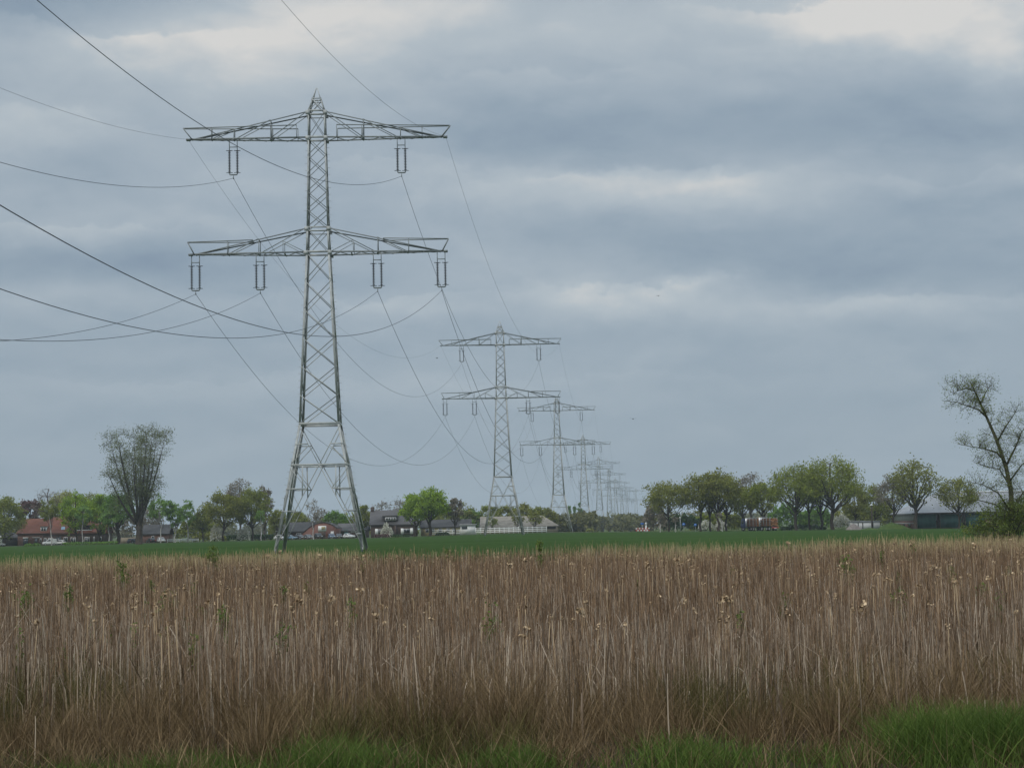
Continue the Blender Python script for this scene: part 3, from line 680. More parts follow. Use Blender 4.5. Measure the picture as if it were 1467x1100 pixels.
# --- shrubs, hedges
for a in [(130, 776, 492, 76, 'low clipped green hedge in front of the red-roofed farmhouse', 'lf_mid', 900, .3, 'hedge', True),
          (42, 779, 492, 14, 'small green shrub left of the farmhouse door', 'lf_mid', 250, .3, 'shrub', False),
          (53, 778, 492, 10, 'small dark shrub under the farmhouse window', 'lf_mid', 200, .3, 'shrub', False),
          (310, 752, 500, 16, 'white-flowering bush under the olive oak of the big grove', 'lf_blossom', 420, .35, 'blossom_bush', False),
          (349, 754, 503, 18, 'pale flowering bush at the middle of the big grove', 'lf_blossom', 380, .35, 'blossom_bush', False),
          (358, 766, 512, 66, 'dark green hedge running below the big grove', 'lf_dark', 1200, .4, 'hedge', True),
          (300, 764, 520, 50, 'dull olive thicket behind the white field fence', 'lf_oak', 900, .45, 'thicket', False),
          (554, 750, 505, 18, 'white-flowering small tree before the dormer house door', 'lf_blossom', 520, .32, 'blossom_bush', False),
          (546, 765, 500, 20, 'low reddish garden hedge below the dormer house', 'lf_purple', 300, .3, 'hedge', True),
          (575, 766, 499, 26, 'low dark garden hedge left of the two full oaks', 'lf_dark', 300, .3, 'hedge', True),
          (634, 762, 500, 20, 'dark shrub beneath the thin tree by the white fence', 'lf_dark', 260, .3, 'shrub', False),
          (938, 722, 520, 36, 'brown leafless thicket left of the first right-hand oak', 'lf_grey', 1500, .5, 'thicket', False),
          (980, 738, 530, 60, 'dark undergrowth behind the blue round signs', 'lf_dark', 1800, .55, 'thicket', False),
          (1012, 745, 520, 22, 'white-flowering bush between the second and third right-hand oaks', 'lf_blossom', 300, .4, 'blossom_bush', False),
          (1033, 744, 519, 16, 'white-flowering bush left of the log truck', 'lf_blossom', 240, .4, 'blossom_bush', False),
          (1048, 736, 535, 56, 'yellow-green thicket behind the log truck cab', 'lf_olive', 1800, .55, 'thicket', False),
          (1128, 724, 560, 60, 'green thicket behind the open oak right of the log truck', 'lf_mid', 1900, .6, 'thicket', False),
          (1172, 728, 560, 50, 'green thicket behind the pair of thin oaks', 'lf_mid', 1500, .6, 'thicket', False),
          (1206, 737, 500, 26, 'pale flowering bush right of the biggest oak trunk', 'lf_blossom', 420, .4, 'blossom_bush', False),
          (1222, 728, 545, 60, 'brown-olive thicket behind the gravel heap', 'lf_oak', 1900, .6, 'thicket', False),
          (1265, 722, 545, 50, 'olive thicket behind the grassy mound', 'lf_olive', 1500, .6, 'thicket', False),
          (1150, 752, 489, 66, 'low brown brushwood below the oaks right of the truck', 'lf_dark', 800, .4, 'thicket', False),
          (845, 757, 660, 10, 'yellow-green shrub at the feet of the fourth pylon', 'lf_pale', 260, .45, 'shrub', False),
          (1024, 734, 545, 70, 'olive thicket closing the gaps behind the oaks left of the log truck', 'lf_oakgreen', 2000, .55, 'thicket', False),
          (282, 742, 540, 60, 'grey-green thicket behind the spire-topped birch', 'lf_olive', 1500, .55, 'thicket', False),
          (20, 748, 560, 60, 'dull green thicket behind the dark shed', 'lf_oak', 900, .6, 'thicket', False),
          (185, 738, 545, 66, 'grey-brown thicket behind the tall poplar', 'lf_grey', 1200, .55, 'thicket', False),
          (590, 732, 640, 90, 'olive thicket behind the dormer house', 'lf_olive', 1800, .6, 'thicket', False),
          (500, 738, 600, 60, 'brown thicket between the brick hall and the dormer house', 'lf_oak', 1300, .6, 'thicket', False),
          (420, 738, 620, 70, 'pale brown thicket behind the grey shed roof', 'lf_oak', 1400, .6, 'thicket', False)]:
    shrub(a[0], a[1], a[2], a[3], a[4], a[5], a[6], a[7], a[8], 'hedge' if a[8] == 'hedge' else ('bush' if 'bush' in a[8] else 'shrub'), boxy=a[9])
# --- the far wood on the horizon reads as one mass
def far_wood():
    rng = np.random.default_rng(7); rs = random.Random(7); C = []; mb = MB()
    spots = []
    for i in range(230):
        px = rs.uniform(-150, 1650); d = rs.uniform(1050, 1500)
        top = 741+rs.uniform(-7, 5)
        spots.append((px, d, top-.0214*(px-830)*.9))
    for i in range(46): spots.append((rs.uniform(796, 935), rs.uniform(800, 980), rs.uniform(735, 752)))
    for i in range(40): spots.append((rs.uniform(792, 850), rs.uniform(700, 790), rs.uniform(733, 750)))
    for px, d, top in spots:
        g = gp(px, d); H = max(4, inv(px, top, d).z-g.z); W = H*rs.uniform(.6, 1.0)
        mb.tube([g-Vector((0, 0, .3)), g+Vector((0, 0, H*.75))], [.35, .12], 5)
        n = 420
        v = rng.normal(size=(n, 3)); v /= np.linalg.norm(v, axis=1)[:, None]
        v *= (rng.random(n)**.4)[:, None]*(1+.22*np.sin(v[:, :1]*5+px)+.15*np.sin(v[:, 2:]*7+d))
        C.append(np.array([g.x, g.y, g.z+H*.55])+v*np.array([W/2, W/2, H*.46]))
    C = np.concatenate(C)
    n = len(C); a = rng.normal(size=(n, 3)); a /= np.linalg.norm(a, axis=1)[:, None]
    b = rng.normal(size=(n, 3)); b -= a*(a*b).sum(1)[:, None]; b /= np.linalg.norm(b, axis=1)[:, None]
    s = (.55+.6*rng.random(n))[:, None]
    V = np.stack([C-a*s, C+b*s*.6, C+a*s, C-b*s*.6], 1).reshape(-1, 3); q = np.arange(4*n).reshape(n, 4)
    nv = len(mb.v); flat = [i for f in mb.f for i in f]
    o = np_mesh('far_wood', np.concatenate([np.array(mb.v), V]), np.concatenate([np.array(flat), (q+nv).ravel()]),
                [len(f) for f in mb.f]+[4]*n, [M['bark_grey'], M['lf_far']], None, [0]*len(mb.f)+[1]*n)
    tag(o, 'hazy far wood along the horizon', 'wood', kind='stuff')
far_wood()

# ------------------------------------------------------------------ buildings
def win(root, wall_y, x, z, w, h, frame='white', panes=1):
    f = MB().box(x, wall_y-.03, z, w, .12, h).build('window', M[frame], root)
    p = MB(); pw = (w-.16-.1*(panes-1))/panes
    for i in range(panes): p.box(x-w/2+.08+pw/2+i*(pw+.1), wall_y-.085, z, pw, .04, h-.18)
    p.build('pane', M['glass'], f); return f
def gable_roof(mb, x0, x1, y0, y1, ze, zr, over=.4, th=.22, hipl=0, hipr=0):
    """ridge along x; optional hipped ends"""
    ym = (y0+y1)/2; a, b = x0-over, x1+over; c, d = y0-over, y1+over
    dz = -(zr-ze)/((y1-y0)/2)*over
    P = [(a, c, ze+dz), (b, c, ze+dz), (b, d, ze+dz), (a, d, ze+dz), (a+hipl, ym, zr), (b-hipr, ym, zr)]
    P2 = [(x, y, z+th) for x, y, z in P]
    fs = [(0, 1, 5, 4), (2, 3, 4, 5), (1, 2, 5), (3, 0, 4)]
    n = 6
    mb.add(P+P2, [tuple(i+n for i in f) for f in fs]+[tuple(reversed(f)) for f in fs]+
           [(0, 6, 7, 1), (1, 7, 8, 2), (2, 8, 9, 3), (3, 9, 6, 0)])
    return mb
def gable_wall(mb, x0, x1, y0, y1, ze, zr):
    ym = (y0+y1)/2
    P = [(x0, y0, -.6), (x0, y1, -.6), (x0, y1, ze), (x0, ym, zr), (x0, y0, ze)]
    Q = [(x1, y, z) for _, y, z in P]
    return mb.add(P+Q, [(0, 1, 2, 3, 4), (9, 8, 7, 6, 5), (0, 5, 6, 1), (1, 6, 7, 2), (2, 7, 8, 3), (3, 8, 9, 4), (4, 9, 5, 0)])

def farmhouse():
    d = 520; s = F/d; r = thing('farmhouse', 'long brick farmhouse with orange-red tiled roof behind green trees at the left', 'house', gp(87.5, d))
    X = lambda px: (px-87.5)/s
    gable_wall(MB(), X(25.5), X(62), 0, 9, 3.7, 7.9).build('wall', M['brick_pink'], r)
    w2 = gable_wall(MB(), X(62)+.003, X(150), .15, 9.15, 3.5, 8.2).build('wall', M['brick_brown'], r); w2['label'] = 'darker brown brick wall'
    gable_roof(MB(), X(25.5), X(69), 0, 9, 3.75, 8.0, .35).build('roof', M['tile_red'], r)
    rf = gable_roof(MB(), X(69)+.75, X(150), .15, 9.15, 3.55, 8.4, .35).build('roof', M['tile_red'], r)
    c = MB().box(X(117), 4.6, 8.6, 1.1, .9, 2.0).build('chimney', M['brick_red'], rf)
    MB().box(X(117), 4.6, 9.7, 1.4, 1.2, .2).build('chimney_cap', M['white'], r)
    dm = MB().box(X(62), 1.35, 4.9, 1.8, 2.0, 1.5).build('dormer', M['white'], r)
    p = MB(); [p.box(X(62)+k*.4, .33, 4.9, .62, .06, .95) for k in (-1, 1)]; p.build('pane', M['glass'], dm)
    MB().box(X(62), 1.3, 5.72, 2.2, 2.3, .14).build('dormer_roof', M['tile_dark'], r)
    dm = MB().box(X(119), 1.6, 5.0, 5.2, 2.2, 1.5).build('dormer', M['black'], r)
    MB().box(X(119), .42, 4.32, 5.3, .16, .16).build('sill', M['white'], dm)
    MB().box(X(119), 1.5, 5.83, 5.6, 2.6, .16).build('dormer_roof', M['tile_dark'], r)
    MB().add([(X(86), .95, 4.65), (X(91.5), .95, 4.65), (X(91.5), 1.75, 5.55), (X(86), 1.75, 5.55)], [(0, 1, 2, 3)]).build('skylight', M['p_blue'], r)
    d1 = MB().box(X(37), -.03, 1.05, 1.5, .12, 2.1).build('door', M['glass'], r); MB().box(X(37), -.08, 2.3, 1.7, .2, .35).build('lintel', M['white'], d1)
    d2 = MB().box(X(52), -.03, 1.05, .9, .12, 2.1).build('door', M['glass'], r); MB().box(X(52), -.08, 2.35, 2.3, .2, .2).build('lintel', M['offwhite'], d2)
    win(r, 0, X(58.5), 1.5, .5, 1.2); win(r, .15, X(64.8), 1.3, .9, 1.6); win(r, .15, X(72.6), 1.3, 1.5, 1.7, panes=2)
    d3 = MB().box(X(83.6), .1, 1.2, 1.6, .12, 2.4).build('door', M['glass'], r)
    win(r, .15, X(94), 1.5, 1.2, 1.6); win(r, .15, X(106.5), 1.3, 1.9, 1.6, panes=3); win(r, .15, X(102), 1.6, .4, 1.2)
    win(r, .15, X(124.5), 1.2, 1.5, 2.0, panes=2); win(r, .15, X(134.5), 1.6, .4, 1.3); win(r, .15, X(143), 1.6, .9, 1.2)
    MB().box((X(25.5)+X(150))/2, -.36, 3.6, X(150)-X(25.5), .12, .14).build('gutter', M['black'], r)
farmhouse()
def simple_house(name, label, px0, px1, d, dep, ze, zr, wall, roof, hipl=0, hipr=0, yaw=0, over=.35):
    c = (px0+px1)/2; W = (px1-px0)*d/F
    r = thing(name, label, 'building', gp(c, d), yaw)
    if hipl or hipr: MB().box(0, dep/2, ze/2-.3, W, dep, ze+.6).build('wall', M[wall], r)
    else: gable_wall(MB(), -W/2, W/2, 0, dep, ze-.05, zr-.1).build('wall', M[wall], r)
    gable_roof(MB(), -W/2, W/2, 0, dep, ze, zr, over, hipl=hipl, hipr=hipr).build('roof', M[roof], r)
    return r, W
def in_px(px, c, d): return (px-c)*d/F
# dark shed, brick shed
r, W = simple_house('shed', 'dark timber shed with a sloping roof at the left edge', -22, 21, 525, 7, 2.6, 5.0, 'black', 'tile_dark', hipr=4)
MB().box(in_px(1.0, -.5, 525), -.05, 2.0, 1.0, .12, 2.4).build('door', M['white'], r)
r, W = simple_house('shed', 'small red brick shed with dark roof right of the tall poplar', 204, 241, 515, 7, 2.7, 5.3, 'brick_pink', 'tile_dark')
win(r, 0, in_px(219, 222.5, 515), 1.6, .8, .9)
gw = MB().box(0, 0, .6, 30*520/F, .3, 2.2).build('garden_wall', M['tan_wall'], None, loc=gp(183, 520)); tag(gw, 'low tan garden wall behind the tall poplar trunk', 'wall')
# grey shed + brick hall between the pylon feet
r, W = simple_house('shed', 'long low shed with a dark grey roof behind the left pylon feet', 398, 450, 525, 10, 2.4, 5.1, 'brick_brown', 'tile_dark')
win(r, 0, in_px(412, 424, 525), 1.4, 1.4, 1.0); win(r, 0, in_px(428, 424, 525), 1.4, 1.4, 1.0)
def hall():
    d = 518; r = thing('brick_hall', 'red brick hall with a bowed gable and a white panel, seen between the pylon legs', 'building', gp(458, d))
    X = lambda px: in_px(px, 458, d)
    pts = [(X(432), -.6), (X(483), -.6), (X(483), 2.7)]
    arc = []
    for t in np.linspace(0, 1, 11):
        px = 483-(483-432)*t
        z = 4.9-((px-462)/30)**2*(3.6 if px < 462 else 3.9)
        arc.append((X(px), max(1.5, z)))
    MB().prism(pts[:2]+arc, 0, 14).build('wall', M['brick_red'], r)
    rf = MB()
    for (x0, z0), (x1, z1) in zip(arc[:-1], arc[1:]):
        rf.hexa([(x0, -.15, z0+.02), (x0, 14.2, z0+.02), (x1, 14.2, z1+.02), (x1, -.15, z1+.02), (x0, -.15, z0+.2), (x0, 14.2, z0+.2), (x1, 14.2, z1+.2), (x1, -.15, z1+.2)])
    rf.build('roof', M['tile_dark'], r)
    f = MB().box(X(461.7), -.06, 3.1, 2.5, .14, 1.65).build('panel', M['white'], r)
    MB().box(X(463.5), -.15, 3.25, 1.2, .04, .9).build('inset', M['yellow_wall'], f)
    MB().box(X(476), -.05, 1.1, 1.0, .1, 2.2).build('door', M['offwhite'], r)
    MB().box(X(461), -.05, 1.2, 2.2, .1, 2.2).build('gate', M['brick_brown'], r)
hall()
r, W = simple_house('shed', 'low brown shed with a grey roof between the brick hall and the dormer house', 484, 526, 530, 8, 2.3, 4.4, 'brick_brown', 'tile_grey')
MB().box(in_px(496, 505, 530), -.05, 1.3, 1.4, .1, 2.6).build('door', M['teal'], r); MB().box(in_px(513, 505, 530), -.1, 2.0, 4.6, .2, .4).build('lintel', M['white'], r)
def dormer_house():
    d = 515; r = thing('house', 'brown brick house with grey roof, white dormer windows and white shutters', 'house', gp(563, d))
    X = lambda px: in_px(px, 563, d)
    gable_wall(MB(), X(531), X(596), 0, 9, 3.9, 8.0).build('wall', M['brick_brown'], r)
    rf = gable_roof(MB(), X(531), X(596), 0, 9, 3.95, 8.1, .35).build('roof', M['tile_grey'], r)
    MB().box(X(532.5), 4.5, 8.4, .95, .9, 1.9).build('chimney', M['brick_brown'], rf)
    dm = MB().box(X(560), 1.6, 5.7, 4.2, 2.6, 1.35).build('dormer', M['tile_grey'], r)
    MB().box(X(559), 1.5, 6.5, 4.9, 3.0, .3).build('dormer_roof', M['tile_grey'], r)
    f = MB().box(X(560), .27, 5.6, 3.3, .1, .95).build('window', M['white'], r)
    p = MB(); [p.box(X(560)+k*.78, .2, 5.6, .6, .05, .6) for k in (-1.5, -.5, .5, 1.5)]; p.build('pane', M['glass'], f)
    for a in (539.5, 576.2, 589.8): MB().box(X(a), -.06, 1.75, .85, .1, 1.75).build('shutter', M['white'], r)
    win(r, 0, X(544), 1.7, 1.0, 1.5); win(r, 0, X(583), 1.8, 2.0, 1.3)
    MB().box(X(563), -.04, 1.2, 1.4, .1, 2.4).build('door', M['black'], r)
    MB().box(X(566.5), -.55, 1.7, .5, 1.0, 3.6).build('porch_pier', M['brick_brown'], r)
    MB().box(X(545), -.42, 3.8, X(566)-X(531), .14, .14).build('gutter', M['black'], r)
dormer_house()
r, W = simple_house('low_building', 'low ochre-walled building with a dark roof behind the white fence', 603, 674, 520, 8, 2.5, 4.6, 'yellow_wall', 'tile_dark')
for px in (612, 620, 631, 642, 650): win(r, 0, in_px(px, 638.5, 520), 1.5, 1.1, 1.1)
r = thing('shed', 'small white flat-roofed shed standing at the white fence', 'shed', gp(670.5, 508))
W = 21*508/F; MB().box(0, 1.5, 1.35, W, 3, 3.0).build('wall', M['white'], r); MB().box(.1, 1.4, 2.96, W+.7, 3.6, .2).build('roof', M['offwhite'], r)
MB().box(-W/2+1.15, -.03, 2.05, 1.7, .1, .8).build('window', M['glass'], r)
b, W = simple_house('barn', 'long low barn with a weathered grey-beige roof, hipped at its right end', 690, 799, 590, 14, 2.3, 5.7, 'tan_wall', 'thatch', hipr=5.5, over=.5)
MB().box(in_px(790, 744.5, 590), -.04, 1.75, 3.0, .1, 1.2).build('opening', M['black'], b)
MB().box(in_px(735, 744.5, 590), -.04, 1.95, 20.0, .1, .7).build('opening', M['black'], b)
def board_fence(name, label, px0, px1, d, h, rails, post=2.0, m='white'):
    c = (px0+px1)/2; W = (px1-px0)*d/F; g = gp(c, d); r = thing(name, label, 'fence', g)
    rl = MB()
    for z in rails: rl.box(0, -.08, z, W, .05, .27)
    rl.build('rail', M[m], r)
    n = int(W/post)
    for i in range(n+1): MB().box(-W/2+i*W/n, 0, h/2-.15, .2, .16, h+.3).build('post', M[m], r)
board_fence('board_fence', 'white ranch fence below the long barn, right of the white shed', 682, 783, 506, 1.85, (.5, 1.05, 1.6), 1.4)
board_fence('board_fence', 'white ranch fence left of the white shed', 616, 659, 506, 1.7, (.5, 1.0, 1.5), 2.0)
board_fence('board_fence', 'low white field fence beside the birch pair at the left', 240, 284, 506, 1.0, (.45, .85), 1.8)
# barn with green doors
def green_barn():
    d = 484; r = thing('barn', 'large barn with pale grey metal roof and teal sliding doors at the right', 'barn', gp(1385, d))
    X = lambda px: in_px(px, 1385, d)
    x0, x1 = X(1311), X(1560); W = x1-x0; ze = 4.7; D = 26
    MB().box((x0+x1)/2, D/2, .9, W, D, 3.0).build('wall', M['brick_pink'], r)
    MB().box((x0+x1)/2, D/2, (2.41+ze)/2, W, D, ze-2.41).build('upper_wall', M['offwhite'], r)
    gable_roof(MB(), x0, x1, 0, D, ze, 10.2, 1.0, .25, hipl=11).build('roof', M['metal_roof'], r)
    MB().box((x0+x1)/2+5.5, D/2, 10.52, W-11, .7, .25).build('ridge_cap', M['white'], r)
    MB().box((x0+x1)/2, -1.02, ze-.25, W+1.6, .12, .35).build('gutter', M['black'], r)
    for a, b_ in ((1314, 1342), (1348, 1378), (1384, 1412)):
        MB().box((X(a)+X(b_))/2, -.1, 2.25, X(b_)-X(a), .16, 3.9).build('sliding_door', M['teal'], r)
    for a in (1345, 1381): MB().box(X(a), -.06, 2.2, .9, .1, 4.0).build('pier', M['black'], r)
    MB().box(x0-.04, D/2, 1.7, .08, D-2, .22).build('band', M['offwhite'], r)
    for y in (6, 13, 20): MB().box(x0-.05, y, 1.2, .1, 2.6, .7).build('window', M['glass'], r)
green_barn()
r = thing('shed', 'pale flat-roofed shed behind the gravel heap', 'shed', gp(1241, 478))
W = 40*478/F; MB().box(0, 2.2, .95, W, 4.4, 2.5).build('wall', M['offwhite'], r); MB().box(.1, 2.2, 2.32, W+.4, 4.9, .22).build('roof', M['metal_roof'], r)
for x in (-2.2, -.9, 2.0): MB().box(x, -.03, 1.1, .25, .08, 1.7).build('door_gap', M['black'], r)

# ------------------------------------------------------------------ mounds
def mound(name, label, px, d, wpx, h, m, cat, seed):
    rng = np.random.default_rng(seed); W = wpx*d/F; n = 28; k = 10
    V = []; q = []
    for i in range(k+1):
        t = i/k
        for j in range(n):
            a = 2*math.pi*j/n; rr = W/2*(1-t)**.8*(1+.12*math.sin(3*a+seed)+rng.normal()*.04)
            V.append((rr*math.cos(a), rr*.6*math.sin(a), -.15+h*(t**.9)*(1+rng.normal()*.03)))
    for i in range(k):
        for j in range(n): q.append((i*n+j, i*n+(j+1) % n, (i+1)*n+(j+1) % n, (i+1)*n+j))
    o = np_mesh(name, V, [x for f in q for x in f], [4]*len(q), M[m], None, None, True); o.location = gp(px, d)
    return tag(o, label, cat)
mound('gravel_heap', 'grey-brown heap of gravel on the field edge in front of the pale shed', 1223, 470, 25, 1.9, 'gravel', 'heap', 1)
mound('grass_mound', 'green grassy mound left of the green-doored barn', 1278, 474, 50, 2.0, 'turf', 'mound', 2)
mound('grass_mound', 'flat green tussock bank at the foot of the dark pole', 1246, 462, 34, .7, 'turf', 'mound', 3)

# ------------------------------------------------------------------ vehicles
def lerp_prof(prof, s): return [(x*s, z*s) for x, z in prof]
def car(label, px, d, paint_, rz, van=False, l=4.2, hscale=1.0, name='car', cat='car'):
    r = thing(name, label, cat, gp(px, d), rz); L = l/2; w = .87
    if van:
        low = [(-L, .35), (L, .35), (L, .75), (L-.1, 1.0), (L-.95, 1.12), (-L, 1.12)]
        top = [(L-.95, 1.121), (L-1.5, 1.75), (L-2.0, 1.85), (-L+.1, 1.85), (-L, 1.6), (-L, 1.121)]
    else:
        low = [(-L, .35), (L, .35), (L, .66), (L-.12, .8), (L-1.15, .92), (-L+.35, .95), (-L, .85)]
        top = [(L-1.2, .921), (L-1.85, 1.38), (L-2.3, 1.46), (-L+1.0, 1.46), (-L+.6, 1.38), (-L+.25, .951)]
    low = [(x, z*hscale) for x, z in low]; top = [(x, z*hscale) for x, z in top]
    MB().prism(low, -w, w).build('body', M[paint_], r, bevel=.06)
    MB().prism(top, -w+.08, w-.08).build('cabin', M[paint_], r, bevel=.06)
    zc = (top[0][1]+top[2][1])/2
    g = MB()
    for sy in (-1, 1):
        y = sy*(w-.065)
        if van:
            pts = [(L-1.2, 1.2), (L-1.6, 1.68), (L-2.3, 1.68), (L-2.3, 1.2)]
        else:
            pts = [(L-1.45, .98), (L-1.9, 1.34), (-L+1.0, 1.34), (-L+.6, .98)]
        pts = [(x, z*hscale) for x, z in pts]
        g.prism(pts, y-.012, y+.012)
    g.build('side_window', M['glass'], r)
    # windscreen and rear screen lie along the cabin slopes
    def scr(a, b_, nm):
        a, b_ = Vector((a[0], 0, a[1])), Vector((b_[0], 0, b_[1])); n = (b_-a).cross(Vector((0, 1, 0))).normalized()
        if n.x*(a.x) < 0: n = -n
        p, q = a.lerp(b_, .12)+n*.015, a.lerp(b_, .9)+n*.015; k = w-.2
        MB().add([p+Vector((0, -k, 0)), p+Vector((0, k, 0)), q+Vector((0, k, 0)), q+Vector((0, -k, 0))], [(0, 1, 2, 3)]).build(nm, M['glass'], r)
    scr(top[0], top[1], 'windscreen'); scr(top[5], top[4], 'rear_window')
    for sx in (-1, 1):
        for sy in (-1, 1):
            t = MB().lathe([(.24, -.1), (.32, -.09), (.32, .09), (.24, .1)], (sx*(L-.8), sy*(w-.08), .32), 12, 'y').build('wheel', M['rubber'], r)
            MB().lathe([(.2, -.105), (.2, .105)], (sx*(L-.8), sy*(w-.08), .32), 10, 'y').build('rim', M['rim'], t)
    for sy in (-1, 1):
        MB().box(L-.02, sy*.6, .66*hscale, .1, .34, .16).build('headlight', M['lampglass'], r)
        MB().box(-L+.01, sy*.66, .75*hscale, .08, .26, .18).build('tail_light', M['red_light'], r)
    MB().box(L, 0, .45, .06, .5, .12).build('number_plate', M['yellow_wall'], r)
    return r
car('white delivery van parked left of the farmhouse', 71, 508, 'p_white', R(200), True, 4.1, name='van', cat='van')
car('white car cut by the left edge of the photo', -2, 508, 'p_white', R(12), l=4.0)
car('white car parked before the farmhouse, half hidden by a birch', 85, 512, 'p_white', R(170), l=3.9)
car('dark car with red lights left of the tall poplar trunk', 191, 508, 'p_dark', R(60), l=4.1)
car('dark car in front of the small brick shed', 216, 507, 'p_black', R(120), l=4.2)
car('white car parked at the right of the small brick shed', 231, 506, 'p_white', R(-65), l=4.2, hscale=1.08)
car('pale blue car at the left feet of the nearest pylon', 416, 503, 'p_blue', R(-25), l=4.0)
car('dark grey car right of the pale blue car', 430, 504, 'p_dark', R(-50), l=4.0)
car('mid grey car parked between the dark grey car and the black car', 442, 504, 'p_grey', R(-60), l=4.2)
car('big black off-roader parked before the brick hall gable', 456, 503, 'p_black', R(-70), l=4.6, hscale=1.22)
car('blue car parked right of the black off-roader', 475, 503, 'p_navy', R(-75), l=4.3, hscale=1.05)
car('dark car at the right end of the parked row', 485.5, 505, 'p_dark', R(-80), l=4.2)
car('white car parked left of the nearest pylon right leg', 500, 507, 'p_white', R(-35), l=3.6)
car('pale car showing only its roof at the far left pylon foot', 402, 505, 'p_white', R(-20), l=3.8)

def log_truck():
    d = 481; rz = R(116)
    r = thing('log_truck', 'dark log truck with trailer and upright stakes in front of the oaks', 'truck', gp(1088, d), rz)
    # local x = forward
    c = MB().prism([(5.4, .9), (7.6, .9), (7.75, 1.6), (7.4, 3.3), (7.0, 3.6), (5.4, 3.6)], -1.22, 1.22).build('cab', M['p_cab'], r, bevel=.08)
    MB().box(6.5, 0, 2.6, 1.0, 2.47, .9).build('window', M['glass'], c)
    MB().box(7.6, 0, 2.65, .14, 2.1, .9).build('windscreen', M['glass'], c)
    MB().box(3.0, 0, 1.0, 8.4, .9, .3).build('chassis', M['black'], r)
    MB().box(-4.9, 0, 1.0, 6.2, .9, .3).build('trailer_chassis', M['black'], r)
    MB().box(5.1, 0, 2.35, .12, 2.4, 2.6).build('bulkhead', M['alu'], r)
    MB().box(-1.75, 0, 2.5, .1, 2.4, 2.6).build('bulkhead', M['alu'], r)
    for x in (4.4, 2.9, 1.2, -.4, -2.3, -4.1, -5.5, -7.2):
        for sy in (-1, 1): MB().box(x, sy*1.24, 2.45, .13, .1, 2.9).build('stake', M['steel_dark'], r)
        MB().box(x, 0, 1.2, .16, 2.56, .14).build('bolster', M['black'], r)
    for x in (6.5, 2.4, 1.1, -3.0, -5.4, -6.7):
        for sy in (-1, 1):
            t = MB().lathe([(.4, -.15), (.5, -.13), (.5, .13), (.4, .15)], (x, sy*1.05, .5), 14, 'y').build('wheel', M['rubber'], r)
            MB().lathe([(.27, -.16), (.27, .16)], (x, sy*1.05, .5), 10, 'y').build('rim', M['rim'], t)
    MB().box(-8.0, 0, .85, .12, 2.4, .26).build('bumper', M['red_paint'], r)
    for sy in (-1, 1): MB().box(-8.08, sy*.95, .9, .06, .4, .2).build('tail_light', M['red_light'], r)
    MB().box(-8.08, 0, .62, .05, .9, .16).build('number_plate', M['white'], r)
    bm = MB(); bm.tube([(-.9, 0, 1.2), (-.9, 0, 3.3), (-.4, 0, 3.9), (1.6, 0, 3.75)], [.16, .15, .12, .1], 8); bm.build('crane', M['yellow_wall'], r)
    rot = Matrix.Rotation(rz, 3, 'Z'); base = r.location
    rs = random.Random(4); first = None
    for (x0, L, nm) in ((-.7, 5.4, 'front'), (-7.6, 5.6, 'rear')):
        k = 0
        for row in range(6):
            n = 6 if row % 2 == 0 else 5
            for j in range(n):
                y = (j-(n-1)/2)*.4; z = 1.48+row*.37
                if row == 5 and rs.random() < .4: continue
                if first is None:
                    m = MB().lathe([(.0, 0), (.19, 0), (.185, L/2), (.17, L), (0, L)], (0, 0, 0), 9, 'x')
                    m.m = [1 if (i < 9 or i >= 27) else 0 for i in range(len(m.f))]
                    o = m.build('log', [M['log_bark'], M['log_end']], None); first = o
                else:
                    o = first.copy(); COL.objects.link(o)
                o.location = base+rot@Vector((x0+rs.uniform(-.15, .15), y, z)); o.rotation_euler = (rs.uniform(0, 6), 0, rz+rs.gauss(0, .006))
                o.scale = (1, 1, 1)
                tag(o, 'reddish log loaded behind the truck cab' if nm == 'front' else 'orange-ended log stacked on the rear trailer', 'log', 'logs behind the cab' if nm == 'front' else 'logs on the trailer')
log_truck()

# ------------------------------------------------------------------ signs, lamps, barrier
def round_sign(px, d, label, h=2.3):
    r = thing('road_sign', label, 'road sign', gp(px, d))
    MB().tube([(0, 0, -.2), (0, 0, h+.3)], .045, 8).build('post', M['alu'], r)
    f = MB().lathe([(.42, -.05), (.42, -.02)], (0, 0, h), 20, 'y').build('sign_face', M['blue_sign'], r)
    a = MB().prism([(-.05, h-.22), (.05, h-.22), (.05, h+.02), (.16, h+.02), (0, h+.22), (-.16, h+.02), (-.05, h+.02)], -.065, -.055); a.build('arrow', M['white'], f)
round_sign(980, 470, 'round blue road sign with a white mark, left of two', 2.1)
MB_s = None
round_sign(996.5, 474, 'round blue road sign further right, under the second oak', 1.9)
def lamp(px, top, d, label, thick=.08, head='lampglass', name='street_lamp', m='alu', cat='street lamp'):
    g = gp(px, d); H = inv(px, top, d).z-g.z; r = thing(name, label, cat, g)
    MB().tube([(0, 0, -.2), (0, 0, H*.5), (0, 0, H-.35)], [thick, thick*.85, thick*.7], 8).build('post', M[m], r)
    MB().lathe([(thick*.8, H-.36), (thick*1.1+.12, H-.3), (thick*1.1+.16, H-.08), (.06, H)], (0, 0, 0), 10).build('lamp_head', M[head], r)
lamp(975, 740.5, 474, 'slim street lamp with a white head before the right-hand oaks')
lamp(1250, 722.5, 464, 'thick dark pole with a white cap in front of the pale shed', .27, 'white', 'pole', 'bark', 'pole')
lamp(562, 745, 470, 'slim grey post at the foot of the dormer house garden', .07, 'alu', 'post', 'wood', 'post') if False else None
